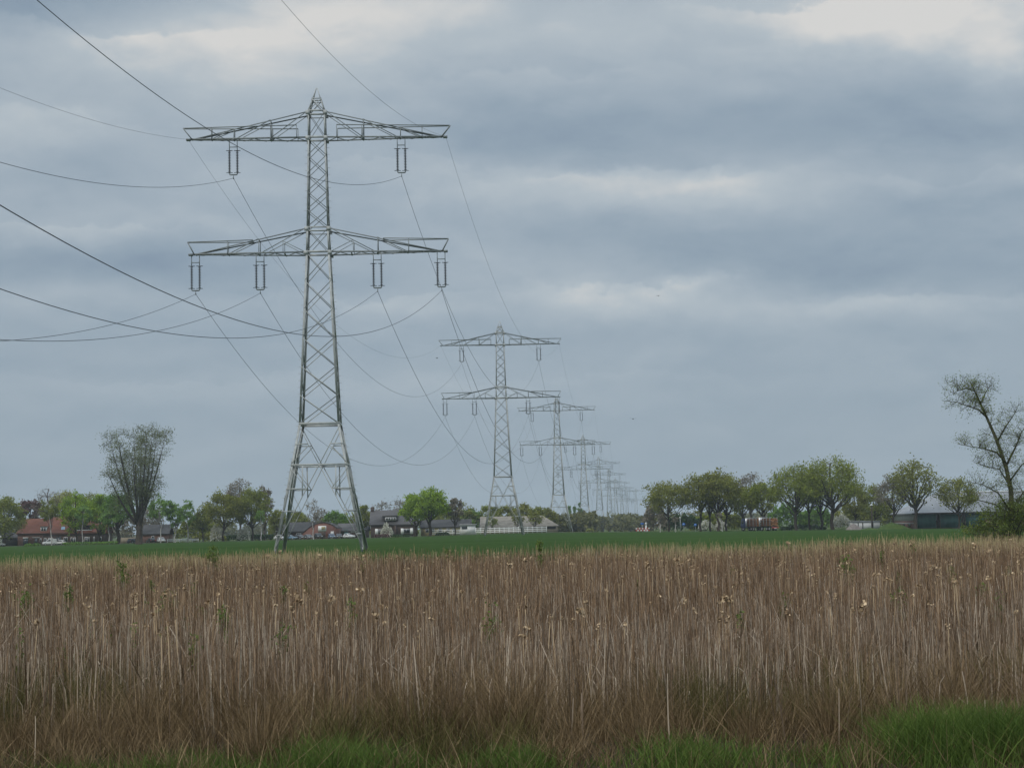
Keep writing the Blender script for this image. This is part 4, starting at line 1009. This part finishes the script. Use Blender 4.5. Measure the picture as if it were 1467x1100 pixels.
def barrier():
    d = 492; r = thing('road_barrier', 'red and white striped road barrier at the field edge right of the pylons', 'barrier', gp(921, d)); W = 20*d/F
    b = MB(); n = 9
    for row, z in ((0, .42), (1, .95)):
        for i in range(n): b.box(-W/2+(i+.5)*W/n, 0, z, W/n, .06, .38, (i+row) % 2)
    b.build('striped_board', [M['red_paint'], M['white']], r)
    for x in (-W/2+.2, 0, W/2-.2): MB().box(x, .08, .5, .1, .08, 1.3).build('leg', M['alu'], r)
    s = thing('warning_beacon', 'white cone-shaped beacon standing behind the striped barrier', 'beacon', gp(926, d+.8))
    MB().lathe([(.55, 0), (.55, .12), (.42, .15), (.26, 1.2), (.2, 1.9)], (0, 0, 0), 12).build('cone', M['white'], s)
    MB().lathe([(.12, 1.9), (.27, 2.0), (.3, 2.5), (.2, 2.7), (.05, 2.75)], (0, 0, 0), 12).build('lamp', M['lampglass'], s)
    q = thing('direction_sign', 'small blue rectangular sign left of the white beacon', 'road sign', gp(920.5, d+1))
    MB().tube([(0, 0, 0), (0, 0, 2.2)], .05, 8).build('post', M['alu'], q); MB().box(0, -.07, 2.35, 1.0, .04, .5).build('sign_face', M['blue_sign'], q)
barrier()
# bird
def bird(px, py, d, label, s=1.0, rz=0):
    v = MB()
    prof = [(.0, -.22), (.05, -.16), (.085, -.02), (.07, .1), (.045, .16), (.05, .2), (.0, .27)]
    v.lathe([(r_*s, h*s) for r_, h in prof], (0, 0, 0), 8, 'x')
    for sy in (-1, 1):
        v.add([(.08*s, sy*.05*s, .03*s), (-.09*s, sy*.05*s, .03*s), (-.06*s, sy*.3*s, .1*s), (.07*s, sy*.28*s, .11*s), (-.1*s, sy*.58*s, .06*s),
               (.08*s, sy*.05*s, .015*s), (-.09*s, sy*.05*s, .015*s), (-.06*s, sy*.3*s, .085*s), (.07*s, sy*.28*s, .095*s), (-.1*s, sy*.58*s, .045*s)],
              [(0, 1, 2, 3), (3, 2, 4), (5, 8, 7, 6), (8, 9, 7), (0, 3, 8, 5), (3, 4, 9, 8), (1, 6, 7, 2), (2, 7, 9, 4), (0, 5, 6, 1)])
    v.add([(-.2*s, .03*s, 0), (-.2*s, -.03*s, 0), (-.38*s, -.08*s, .01*s), (-.38*s, .08*s, .01*s), (-.3*s, 0, .02*s)], [(0, 1, 2, 3), (0, 4, 1), (1, 4, 2), (2, 4, 3), (3, 4, 0)])
    o = v.build('bird', M['feather'], None, True); o.location = inv(px, py, d); o.rotation_euler.z = rz
    tag(o, label, 'bird')
bird(907, 600, 260, 'small dark bird gliding in the open sky right of the pylons', 1.0, R(100))
bird(943, 424, 300, 'tiny dark bird high in the sky under the bright cloud', .9, R(60))
bird(626, 513, 300, 'tiny dark bird in the sky left of the second pylon peak', .8, R(20))

# ------------------------------------------------------------------ reeds and grasses (uncountable)
rngR = np.random.default_rng(11)
def blades(P, H, W, lean_dir, lean, bend, face, rows=4, taper=1.0, kink=None):
    """ribbon blades; returns verts (n*rows*2,3), quads"""
    n = len(P); t = np.linspace(0, 1, rows)
    V = np.zeros((n, rows, 2, 3))
    fx, fy = np.cos(face), np.sin(face)
    lx, ly = np.cos(lean_dir), np.sin(lean_dir)
    for i, q in enumerate(t):
        off = lean*q+bend*q*q
        if kink is not None:
            k = np.clip(q-kink[0], 0, 1); off = off+kink[1]*k
            z = H*q-H*kink[2]*k
        else: z = H*q
        cx = P[:, 0]+lx*off*H; cy = P[:, 1]+ly*off*H; cz = P[:, 2]+z-.03
        w = W*(1-taper*q**1.6)/2
        V[:, i, 0] = np.stack([cx-fx*w, cy-fy*w, cz], 1); V[:, i, 1] = np.stack([cx+fx*w, cy+fy*w, cz], 1)
    base = (np.arange(n)*rows*2)[:, None]
    Q = []
    for i in range(rows-1):
        Q.append(np.stack([base[:, 0]+2*i, base[:, 0]+2*i+1, base[:, 0]+2*i+3, base[:, 0]+2*i+2], 1))
    return V.reshape(-1, 3), np.concatenate(Q)
def scatter(n, d0, d1, margin=6, pw=1.0, half=.315):
    u = rngR.random(n)
    d = d0+(d1-d0)*u**pw
    x = rngR.uniform(-1, 1, n)*(half*d+margin)
    return x, d
def vnoise(x, y, s, seed):
    r = np.random.default_rng(seed); out = 0
    for k in range(5):
        a = r.uniform(0, 6.28); f_ = s*r.uniform(.6, 1.9); out = out+np.sin((x*np.cos(a)+y*np.sin(a))*f_+r.uniform(0, 6.28))
    return out/5*1.6
def build_stuff(name, parts, mats, label, cat):
    VV = []; QQ = []; MI = []; o = 0
    for (V, Q, mi) in parts:
        VV.append(V); QQ.append(Q+o); MI.append(np.full(len(Q), mi)); o += len(V)
    V = np.concatenate(VV); Q = np.concatenate(QQ)
    ob = np_mesh(name, V, Q, np.full(len(Q), 4), mats, None, np.concatenate(MI))
    return tag(ob, label, cat, kind='stuff')
def edge(x): return 23.2+vnoise(x, x*0, .45, 5)*.9     # front edge of the reed bed
def top(x, d):
    return np.interp(d, [22, 34, 60, 95], [1.18, 1.28, 1.36, 1.36])*(1+.13*vnoise(x, d, .35, 3)+.09*vnoise(x, d, 1.7, 4))
parts = []
for (n, d0, d1, mi, hs, wd) in [(27000, 23, 34, 0, .92, (.008, .029)), (26000, 34, 60, 0, .88, (.009, .027)), (20000, 23, 34, 1, 1.0, (.006, .014)), (46000, 34, 60, 1, 1.03, (.007, .017)), (62000, 58, 94, 1, 1.03, (.010, .024)), (16000, 58, 94, 0, .95, (.012, .03))]:
    x, d = scatter(n, d0, d1); k = (d > edge(x)+rngR.normal(size=n)*.5)
    cl = vnoise(x, d, 1.1, 8)
    k &= rngR.random(n) < np.clip(.7+.75*cl, .1, 1)
    x, d = x[k], d[k]; n = len(x)
    H = top(x, d)*hs*np.clip(rngR.normal(.9, .15, n), .4, 1.25)
    P = np.stack([x, d, G(x, d)], 1)
    lean = np.abs(rngR.normal(0, .07, n))+(rngR.random(n) < .09)*rngR.uniform(.1, .9, n)
    bend = rngR.normal(0, .05, n)
    W = rngR.uniform(wd[0], wd[1], n)*(.7+.6*rngR.random(n))
    kk = (rngR.random(n) < .34)
    kink = (np.where(kk, rngR.uniform(.45, .9, n), 2.0), rngR.uniform(.3, 1.0, n), rngR.uniform(.4, 1.5, n))
    V, Q = blades(P, H, W, rngR.uniform(0, 6.28, n), lean, bend, rngR.normal(0, .7, n), 5, .75, kink)
    parts.append((V, Q, mi))
# pale feathery grass along the far edge of the marsh
x, d = scatter(26000, 83, 98); k = rngR.random(len(x)) < np.clip(.55+.6*vnoise(x, d*0, .25, 21), .1, 1); x, d = x[k], d[k]; n = len(x)
H = np.clip(rngR.normal(1.38, .17, n), .8, 2.0)*(1+.07*vnoise(x, d, .4, 23))
V, Q = blades(np.stack([x, d, G(x, d)], 1), H, rngR.uniform(.012, .03, n), rngR.uniform(0, 6.28, n), np.abs(rngR.normal(0, .08, n)), rngR.normal(0, .06, n), rngR.normal(0, .7, n), 4, .6)
parts.append((V, Q, 2))
build_stuff('cattail_reeds', parts, [M['reed_grey'], M['reed_brown'], M['reed_pale']], 'dense bed of dry brown cattail reeds', 'reeds')
# fluffy seed heads
def seed_heads():
    VV = []; QQ = []; o = 0
    x, d = scatter(1150, 25, 80, 4, .8); H = top(x, d)*rngR.uniform(.88, 1.1, len(x)); k = 6
    for i in range(len(x)):
        g = float(G(x[i], d[i])); L = rngR.uniform(.04, .11); r = rngR.uniform(.02, .048); tilt = rngR.normal(0, .35, 2)
        big = rngR.random() < .07
        if big: r *= 1.7; L *= 1.6
        cx, cy, cz_ = x[i], d[i], g+H[i]; w0 = .007
        ang = rngR.uniform(0, 6.28)
        def quad(p, u, v): return np.array([p-u-v, p+u-v, p+u+v, p-u+v])
        VV.append(quad(np.array([cx, cy, cz_-.42]), np.array([w0, 0, 0]), np.array([tilt[0]*.05, 0, .42]))); QQ.append((o, o+1, o+2, o+3)); o += 4
        nf = 26 if big else 14
        curl = rngR.uniform(.0, .09) if rngR.random() < .55 else 0
        for f_ in range(nf):
            t = rngR.random(); rad = r*(1-.55*abs(2*t-1))
            p = np.array([cx+tilt[0]*L*t+math.cos(ang)*curl*t*t, cy+tilt[1]*L*t, cz_+L*t-curl*.9*t*t*t])+rngR.normal(size=3)*rad*.55
            u = rngR.normal(size=3); u *= rad*.6/np.linalg.norm(u); v = np.cross(u, rngR.normal(size=3)); v *= rad*.45/(np.linalg.norm(v)+1e-9)
            VV.append(quad(p, u, v)); QQ.append((o, o+1, o+2, o+3)); o += 4
    ob = np_mesh('cattail_heads', np.concatenate(VV), np.array(QQ), np.full(len(QQ), 4), M['seed_head'])
    tag(ob, 'pale fluffy seed heads on top of the cattails', 'seed heads', kind='stuff')
seed_heads()
# sedge tussocks and dry grass at the foot of the reeds
parts = []
n0 = 560; cx, cd = scatter(n0, 18.9, 26.5, 5)
per = 115; x = np.repeat(cx, per); d = np.repeat(cd, per); n = len(x)
size = np.repeat(rngR.uniform(.55, 1.15, n0), per)*np.clip((d-18.6)/3.2, .35, 1)
a = rngR.uniform(0, 6.28, n); rr = np.abs(rngR.normal(0, .14, n))
P = np.stack([x+np.cos(a)*rr, d+np.sin(a)*rr, G(x, d)], 1)
V, Q = blades(P, rngR.uniform(.4, 1.1, n)*size, rngR.uniform(.004, .010, n), a+rngR.normal(0, .4, n), rngR.uniform(.02, .45, n), rngR.uniform(.0, .6, n), rngR.uniform(0, 6.28, n), 5, .85)
oliv = np.tile(np.repeat((vnoise(cx, cd, .8, 41) > .45).astype(int), per), 4)
parts.append((V, Q[oliv == 0], 0)); parts.append((V, Q[oliv == 1], 1))
n = 90; x, d = scatter(n, 20.3, 24, 3); H = rngR.uniform(.5, 1.25, n)
V, Q = blades(np.stack([x, d, G(x, d)], 1), H, rngR.uniform(.010, .022, n), rngR.uniform(0, 6.28, n), np.abs(rngR.normal(0, .09, n)), rngR.normal(0, .05, n), rngR.normal(0, .5, n), 5, .3)
parts.append((V, Q, 2))
n = 9000; x, d = scatter(n, 18.4, 27, 4)
V, Q = blades(np.stack([x, d, G(x, d)], 1), rngR.uniform(.15, .6, n), rngR.uniform(.005, .012, n), rngR.uniform(0, 6.28, n), rngR.uniform(.2, 1.6, n), rngR.normal(0, .3, n), rngR.uniform(0, 6.28, n), 5, .8)
parts.append((V, Q, 0))
build_stuff('dry_sedge', parts, [M['dry_grass'], M['sedge_olive'], M['reed_grey']], 'tangled brown sedge at the foot of the reeds', 'grass')
# fresh grass on the near bank
parts = []
tufts = []
for (px, w, hgt, cnt) in [(1290, 40, .42, 900), (1330, 50, .5, 1500), (1380, 55, .5, 1700), (1430, 50, .48, 1600), (1475, 50, .48, 1500), (1310, 60, .35, 900), (1350, 60, .4, 900),
                     (260, 60, .26, 800), (205, 40, .22, 500), (330, 50, .2, 500), (455, 50, .36, 1300), (510, 60, .3, 1100), (560, 50, .24, 700), (640, 60, .18, 500), (725, 50, .26, 900), (760, 40, .2, 500),
                     (960, 60, .32, 900), (1010, 50, .28, 700), (1060, 60, .2, 500), (1180, 80, .22, 700), (60, 70, .16, 400), (130, 60, .17, 400), (860, 60, .14, 300)]:
    dd = 19.6 if px > 1280 else 19.3
    b = gp(px, dd); s = dd/F; n = int(cnt*.75)
    x = b.x+rngR.normal(0, w*s*.55, n); d = dd+rngR.normal(0, .45, n)+.2
    H = hgt*rngR.uniform(.5, 1.35, n)
    V, Q = blades(np.stack([x, d, G(x, d)], 1), H, rngR.uniform(.006, .016, n), rngR.uniform(0, 6.28, n), rngR.uniform(0, .5, n), rngR.uniform(0, .9, n), rngR.uniform(0, 6.28, n), 5, .9)
    parts.append((V, Q, 0))
n = 34000; x, d = scatter(n, 14.5, 21.5, 5); k = rngR.random(n) < np.clip(.38+.75*vnoise(x, d, .9, 31)-(d-18.5)*.16, 0, 1); x, d = x[k], d[k]; n = len(x)
V, Q = blades(np.stack([x, d, G(x, d)], 1), rngR.uniform(.07, .28, n), rngR.uniform(.005, .010, n), rngR.uniform(0, 6.28, n), rngR.uniform(0, .5, n), rngR.uniform(0, .6, n), rngR.uniform(0, 6.28, n), 4, .9)
parts.append((V, Q, 0))
build_stuff('bank_grass', parts, [M['grass']], 'fresh green grass tufts along the near bank', 'grass')
# young wheat blades where the field begins
n = 26000; x, d = scatter(n, 95, 150, 4, 1.3)
V, Q = blades(np.stack([x, d, G(x, d)], 1), rngR.uniform(.12, .28, n), rngR.uniform(.02, .05, n), rngR.uniform(0, 6.28, n), rngR.uniform(0, .3, n), rngR.uniform(0, .4, n), rngR.uniform(0, 6.28, n), 3, .9)
build_stuff('wheat_blades', [(V, Q, 0)], [M['field']], 'young green wheat at the start of the field', 'crop')

# saplings among the reeds
def sapling(px, ty, d, wpx, label, group=None, n=90):
    n *= 3
    SEED[0] += 1; rs = random.Random(SEED[0]); rng = np.random.default_rng(SEED[0])
    g = gp(px, d); H = inv(px, ty, d).z-g.z; W = wpx*d/F
    r = thing('sapling', label, 'sapling', g, 0, group); mb = MB(); C = []
    for i in range(3):
        a = rs.uniform(0, 6.28); rr = W*.35*(i > 0)
        e = Vector((math.cos(a)*rr, math.sin(a)*rr, H*(1 if i == 0 else rs.uniform(.6, .95))))
        P = [Vector((0, 0, -.05)), Vector((e.x*.3, e.y*.3, e.z*.4)), Vector((e.x*.8, e.y*.8, e.z*.75)), e]
        MB().tube(P, [.014, .012, .008, .004], 5).build('stem', M['bark_green'], r)
        for k in range(7):
            t = rs.uniform(.35, 1); q = P[1].lerp(e, (t-.3)/.7); C.append(q)
    C = np.array(C); P = C[rng.integers(0, len(C), n)]+rng.normal(size=(n, 3))*np.array([W*.2, W*.2, .06])
    leaves_mesh('foliage', P, min(.055, .02+d*.0004), M['sapling_leaf'], r, rng, 2.0); return r
for a in [(305, 776, 84, 22, 'broad leafy sapling breaking the field edge left of the nearest pylon', None, 240),
          (640, 790, 80, 14, 'leafy sapling at the field edge below the two full oaks', None, 130),
          (773, 771, 72, 11, 'tall slender sapling below the hipped end of the long barn', None, 130),
          (1210, 786, 58, 20, 'tall green sapling in the reeds below the gravel heap', None, 200),
          (1306, 779, 80, 8, 'slim green sapling in the reeds below the thin big oak', None, 70),
          (1262, 788, 70, 7, 'slim green sapling in the reeds below the dark pole', None, 60),
          (1048, 812, 60, 16, 'sapling in the reeds below the log truck cab', None, 90),
          (176, 803, 62, 18, 'leafy sapling in the reeds below the tall poplar', None, 150),
          (520, 799, 76, 9, 'small sapling in the reeds at the right foot of the nearest pylon', None, 60)]:
    sapling(*a)
rs_ = random.Random(77)
for i in range(40):
    px = rs_.uniform(5, 330) if i < 26 else rs_.uniform(340, 1460)
    d = rs_.choice([28, 32, 36, 42, 48, 55]); x = gx(px, d); zt = .95+rs_.uniform(-.1, .45)
    g = gp(px, d); py = 750+(CAMH-zt)/d*F-.0214*(px-733)
    sapling(px, py, d, rs_.uniform(11, 26)*36/d*.9, 'small green shoot of leaves half hidden among the dry reeds', 'green shoots among the reeds', rs_.randint(35, 75))

# ------------------------------------------------------------------ haze
hz = MB().box(0, 1710, 30.5, 2500, 3580, 74).build('haze', [], None)
hm = bpy.data.materials.new('haze'); hm.use_nodes = True; nt_ = hm.node_tree
for n_ in list(nt_.nodes):
    if n_.type == 'BSDF_PRINCIPLED': nt_.nodes.remove(n_)
pv = nt_.nodes.new('ShaderNodeVolumePrincipled'); pv.inputs['Color'].default_value = (.86, .92, 1, 1); pv.inputs['Density'].default_value = .00013
pv.inputs['Anisotropy'].default_value = .2
nt_.links.new(pv.outputs[0], nt_.nodes['Material Output'].inputs['Volume'])
hz.data.materials.clear(); hz.data.materials.append(hm); tag(hz, 'pale air haze over the fields', 'haze', kind='stuff')

# ------------------------------------------------------------------ sky
wd = bpy.data.worlds.new('World'); sc.world = wd; wd.use_nodes = True
N = wd.node_tree.nodes; L = wd.node_tree.links
for n_ in list(N): N.remove(n_)
out = N.new('ShaderNodeOutputWorld'); bg = N.new('ShaderNodeBackground'); L.new(bg.outputs[0], out.inputs[0])
SUN_EL, SUN_AZ = R(52), R(215)          # azimuth clockwise from +Y: behind the viewer, to the left
sky = N.new('ShaderNodeTexSky'); sky.sky_type = 'NISHITA'; sky.sun_disc = False
sky.sun_elevation = SUN_EL; sky.sun_rotation = SUN_AZ; sky.air_density = 1; sky.dust_density = 2
def math_(op, a, b=None, c=None):
    n = N.new('ShaderNodeMath'); n.operation = op
    for i, v in enumerate((a, b, c)):
        if v is None: continue
        if isinstance(v, (int, float)): n.inputs[i].default_value = v
        else: L.new(v, n.inputs[i])
    return n.outputs[0]
tc = N.new('ShaderNodeTexCoord'); sep = N.new('ShaderNodeSeparateXYZ'); L.new(tc.outputs['Generated'], sep.inputs[0])
az = math_('MULTIPLY', math_('ARCTAN2', sep.outputs[0], sep.outputs[1]), 57.2958)
el = math_('MULTIPLY', math_('ARCSINE', sep.outputs[2]), 57.2958)
def noise(scale, sx, sy, detail=8, rough=.55, seed=0, dist=0):
    cb = N.new('ShaderNodeCombineXYZ'); L.new(math_('MULTIPLY', az, sx), cb.inputs[0]); L.new(math_('MULTIPLY', el, sy), cb.inputs[1]); cb.inputs[2].default_value = seed
    n = N.new('ShaderNodeTexNoise'); n.inputs['Scale'].default_value = scale; n.inputs['Detail'].default_value = detail
    n.inputs['Roughness'].default_value = rough; n.inputs['Distortion'].default_value = dist
    L.new(cb.outputs[0], n.inputs['Vector']); return n
w1 = noise(.22, 1, 1.8, 6, .6, 3.1)
ws = N.new('ShaderNodeVectorMath'); ws.operation = 'SUBTRACT'; L.new(w1.outputs['Color'], ws.inputs[0]); ws.inputs[1].default_value = (.5, .5, .5)
wm = N.new('ShaderNodeVectorMath'); wm.operation = 'MULTIPLY'; L.new(ws.outputs[0], wm.inputs[0]); wm.inputs[1].default_value = (5, 1.9, 0)
cb = N.new('ShaderNodeCombineXYZ'); L.new(az, cb.inputs[0]); L.new(el, cb.inputs[1])
wp = N.new('ShaderNodeVectorMath'); wp.operation = 'ADD'; L.new(cb.outputs[0], wp.inputs[0]); L.new(wm.outputs[0], wp.inputs[1])
def deg(px, py): return ((px-733.5)/F*57.3, (749.7-.0214*(px-737.8)-py)/F*57.3)
BL = [(120, 10, 300, 48, -.28), (40, 50, 120, 26, -.18), (1120, 190, 420, 50, -.20), (1400, 195, 220, 52, -.18), (830, 190, 170, 60, -.10), (1330, 385, 270, 36, -.21),
      (1400, 295, 220, 32, -.11), (1010, 350, 260, 30, -.13), (200, 385, 260, 38, -.18), (250, 475, 230, 24, -.13), (640, 130, 90, 50, -.10), (1180, 395, 140, 22, -.1),
      (370, 85, 260, 70, .31), (500, 22, 210, 40, .28), (620, 15, 160, 30, .12), (1390, 66, 160, 56, .40), (1235, 42, 90, 40, .30), (1440, 125, 80, 46, .32), (1330, 6, 90, 10, -.16), (950, 40, 300, 42, .14), (1140, 80, 140, 40, .12),
      (980, 272, 200, 26, .26), (860, 252, 130, 14, .12), (1040, 300, 80, 30, .1), (900, 432, 180, 32, .26), (1250, 442, 160, 14, .12), (1000, 404, 46, 10, .16), (1100, 465, 170, 34, .12), (1440, 450, 120, 26, .10), (70, 200, 130, 50, .10),
      (100, 345, 150, 28, .12), (600, 440, 90, 22, .13), (540, 560, 240, 30, .06), (250, 300, 170, 30, .08), (700, 330, 160, 60, .08), (100, 440, 160, 16, .1), (300, 560, 260, 22, .05)]
acc = None
for (px, py, rx, ry, amp) in BL:
    u0, v0 = deg(px, py); a_, b_ = rx/F*57.3, ry/F*57.3
    s1 = N.new('ShaderNodeVectorMath'); s1.operation = 'SUBTRACT'; L.new(wp.outputs[0], s1.inputs[0]); s1.inputs[1].default_value = (u0, v0, 0)
    s2 = N.new('ShaderNodeVectorMath'); s2.operation = 'MULTIPLY'; L.new(s1.outputs[0], s2.inputs[0]); s2.inputs[1].default_value = (1/a_, 1/b_, 0)
    s3 = N.new('ShaderNodeVectorMath'); s3.operation = 'DOT_PRODUCT'; L.new(s2.outputs[0], s3.inputs[0]); L.new(s2.outputs[0], s3.inputs[1])
    e = math_('POWER', 2.718, math_('MULTIPLY', s3.outputs['Value'], -1.0))
    acc = math_('MULTIPLY_ADD', e, amp, 0.0 if acc is None else acc)
f1 = noise(.16, 1, 2.2, 9, .58, 7.3, .4).outputs['Fac']
f2 = noise(.55, 1, 2.0, 7, .6, 1.7, .3).outputs['Fac']
def cloud(dy):
    cbn = N.new('ShaderNodeCombineXYZ'); L.new(math_('MULTIPLY', az, .8), cbn.inputs[0]); L.new(math_('MULTIPLY', math_('ADD', el, dy), 2.1), cbn.inputs[1]); cbn.inputs[2].default_value = 4.4
    n = N.new('ShaderNodeTexNoise'); n.inputs['Scale'].default_value = .2; n.inputs['Detail'].default_value = 10; n.inputs['Roughness'].default_value = .52; n.inputs['Distortion'].default_value = .25
    L.new(cbn.outputs[0], n.inputs['Vector'])
    m = N.new('ShaderNodeMapRange'); m.interpolation_type = 'SMOOTHSTEP'; L.new(n.outputs['Fac'], m.inputs[0]); m.inputs[1].default_value = .42; m.inputs[2].default_value = .60
    return m.outputs[0]
relief = math_('MULTIPLY', math_('SUBTRACT', cloud(0), cloud(.55)), .07)
tex = math_('ADD', math_('ADD', math_('MULTIPLY', math_('SUBTRACT', f1, .5), .22), math_('MULTIPLY', math_('SUBTRACT', f2, .5), .13)), relief)
edge_n = noise(.30, 1, 1.5, 10, .56, 9.2, .2).outputs['Fac']
edge_f = noise(1.1, 1, 1.5, 6, .6, 5.5).outputs['Fac']
edge_d = math_('ADD', math_('MULTIPLY', math_('SUBTRACT', edge_n, .5), 2.6), math_('MULTIPLY', math_('SUBTRACT', edge_f, .5), .9))
banks = None
for (px, py, wx, th, up, dn) in [(1330, 12, 240, 75, .30, .10), (900, 246, 260, 80, .15, .10), (1330, 268, 200, 60, .09, .08), (930, 398, 170, 70, .17, .06), (1330, 428, 200, 55, .13, .06), (200, 66, 260, 85, .16, .07),
                            (60, 190, 180, 70, .10, .08), (100, 330, 200, 60, .13, .10), (560, 420, 170, 60, .13, .08), (300, 545, 330, 50, .07, .04), (850, 545, 330, 45, .06, .04), (560, 235, 200, 70, .10, .09), (760, 110, 220, 80, .10, .10)]:
    u0, v0 = deg(px, py); wd_ = wx/F*57.3; th_ = th/F*57.3
    t = math_('DIVIDE', math_('SUBTRACT', math_('ADD', edge_d, v0), el), th_)
    on = N.new('ShaderNodeMapRange'); on.interpolation_type = 'SMOOTHSTEP'; L.new(t, on.inputs[0]); on.inputs[1].default_value = -.04; on.inputs[2].default_value = .10
    topg = math_('MULTIPLY', math_('POWER', 2.718, math_('MULTIPLY', math_('MAXIMUM', t, 0.0), -2.2)), up)
    q = math_('SUBTRACT', t, 1.05); base = math_('MULTIPLY', math_('POWER', 2.718, math_('MULTIPLY', math_('MULTIPLY', q, q), -4.0)), -dn)
    g = math_('DIVIDE', math_('SUBTRACT', az, u0), wd_); g = math_('POWER', 2.718, math_('MULTIPLY', math_('MULTIPLY', g, g), -1.0))
    c = math_('MULTIPLY', math_('MULTIPLY', on.outputs[0], math_('ADD', topg, base)), g)
    banks = c if banks is None else math_('ADD', banks, c)
lowfade = N.new('ShaderNodeMapRange'); L.new(el, lowfade.inputs[0]); lowfade.inputs[1].default_value = 0; lowfade.inputs[2].default_value = 7; lowfade.inputs[3].default_value = .35; lowfade.inputs[4].default_value = 1
tex = math_('MULTIPLY', tex, lowfade.outputs[0])
lift = N.new('ShaderNodeMapRange'); L.new(el, lift.inputs[0]); lift.inputs[1].default_value = 0; lift.inputs[2].default_value = 14; lift.inputs[3].default_value = .43; lift.inputs[4].default_value = .63
val = math_('ADD', math_('ADD', math_('ADD', lift.outputs[0], tex), math_('MULTIPLY', acc, .82)), banks)
cr = N.new('ShaderNodeValToRGB'); L.new(val, cr.inputs[0])
def lin(c): return tuple(((v/255)/12.92 if v/255 <= .04045 else ((v/255+.055)/1.055)**2.4)/.1 for v in c)
els = cr.color_ramp.elements
els[0].position = 0; els[0].color = (*[v*1.0 for v in lin((112, 131, 154))], 1)
els[1].position = 1; els[1].color = (*lin((216, 215, 212)), 1)
for p, c in ((.2, (127, 145, 164)), (.42, (147, 163, 177)), (.6, (163, 176, 187)), (.78, (180, 190, 197))):
    e = els.new(p); e.color = (*lin(c), 1)
mx = N.new('ShaderNodeMix'); mx.data_type = 'RGBA'; mx.inputs[0].default_value = .94
L.new(sky.outputs[0], mx.inputs[6]); L.new(cr.outputs[0], mx.inputs[7]); 
zen = N.new('ShaderNodeMapRange'); L.new(el, zen.inputs[0]); zen.inputs[1].default_value = 19; zen.inputs[2].default_value = 55; zen.inputs[3].default_value = 1; zen.inputs[4].default_value = 2.6
vm = N.new('ShaderNodeVectorMath'); vm.operation = 'SCALE'; L.new(mx.outputs[2], vm.inputs[0]); L.new(zen.outputs[0], vm.inputs['Scale'])
L.new(vm.outputs[0], bg.inputs[0]); bg.inputs[1].default_value = .1

sun = bpy.data.lights.new('Sun', 'SUN'); sun.energy = 1.5; sun.angle = R(14); sun.color = (1, .95, .88)
so = bpy.data.objects.new('Sun', sun); COL.objects.link(so)
sd = Vector((math.sin(SUN_AZ)*math.cos(SUN_EL), math.cos(SUN_AZ)*math.cos(SUN_EL), math.sin(SUN_EL)))
so.rotation_euler = (-sd).to_track_quat('-Z', 'Y').to_euler(); so.location = (-40, -60, 90)

# ------------------------------------------------------------------ camera
cam = bpy.data.cameras.new('Camera'); co = bpy.data.objects.new('Camera', cam); COL.objects.link(co); sc.camera = co
cam.sensor_width = 36; cam.sensor_fit = 'HORIZONTAL'; cam.lens = F/1467*36; cam.clip_end = 8000; cam.clip_start = .1
mtx = Matrix.Rotation(R(90)+PITCH, 4, 'X') @ Matrix.Rotation(-ROLL, 4, 'Z')
co.matrix_world = Matrix.Translation((0, 0, CAMH)) @ mtx
vs = sc.view_settings; vs.view_transform = 'Standard'; vs.look = 'None'; vs.gamma = 1; vs.exposure = 0; vs.use_curve_mapping = False
sc.cycles.max_bounces = 8; sc.cycles.volume_bounces = 1
sc.cycles.use_denoising = True
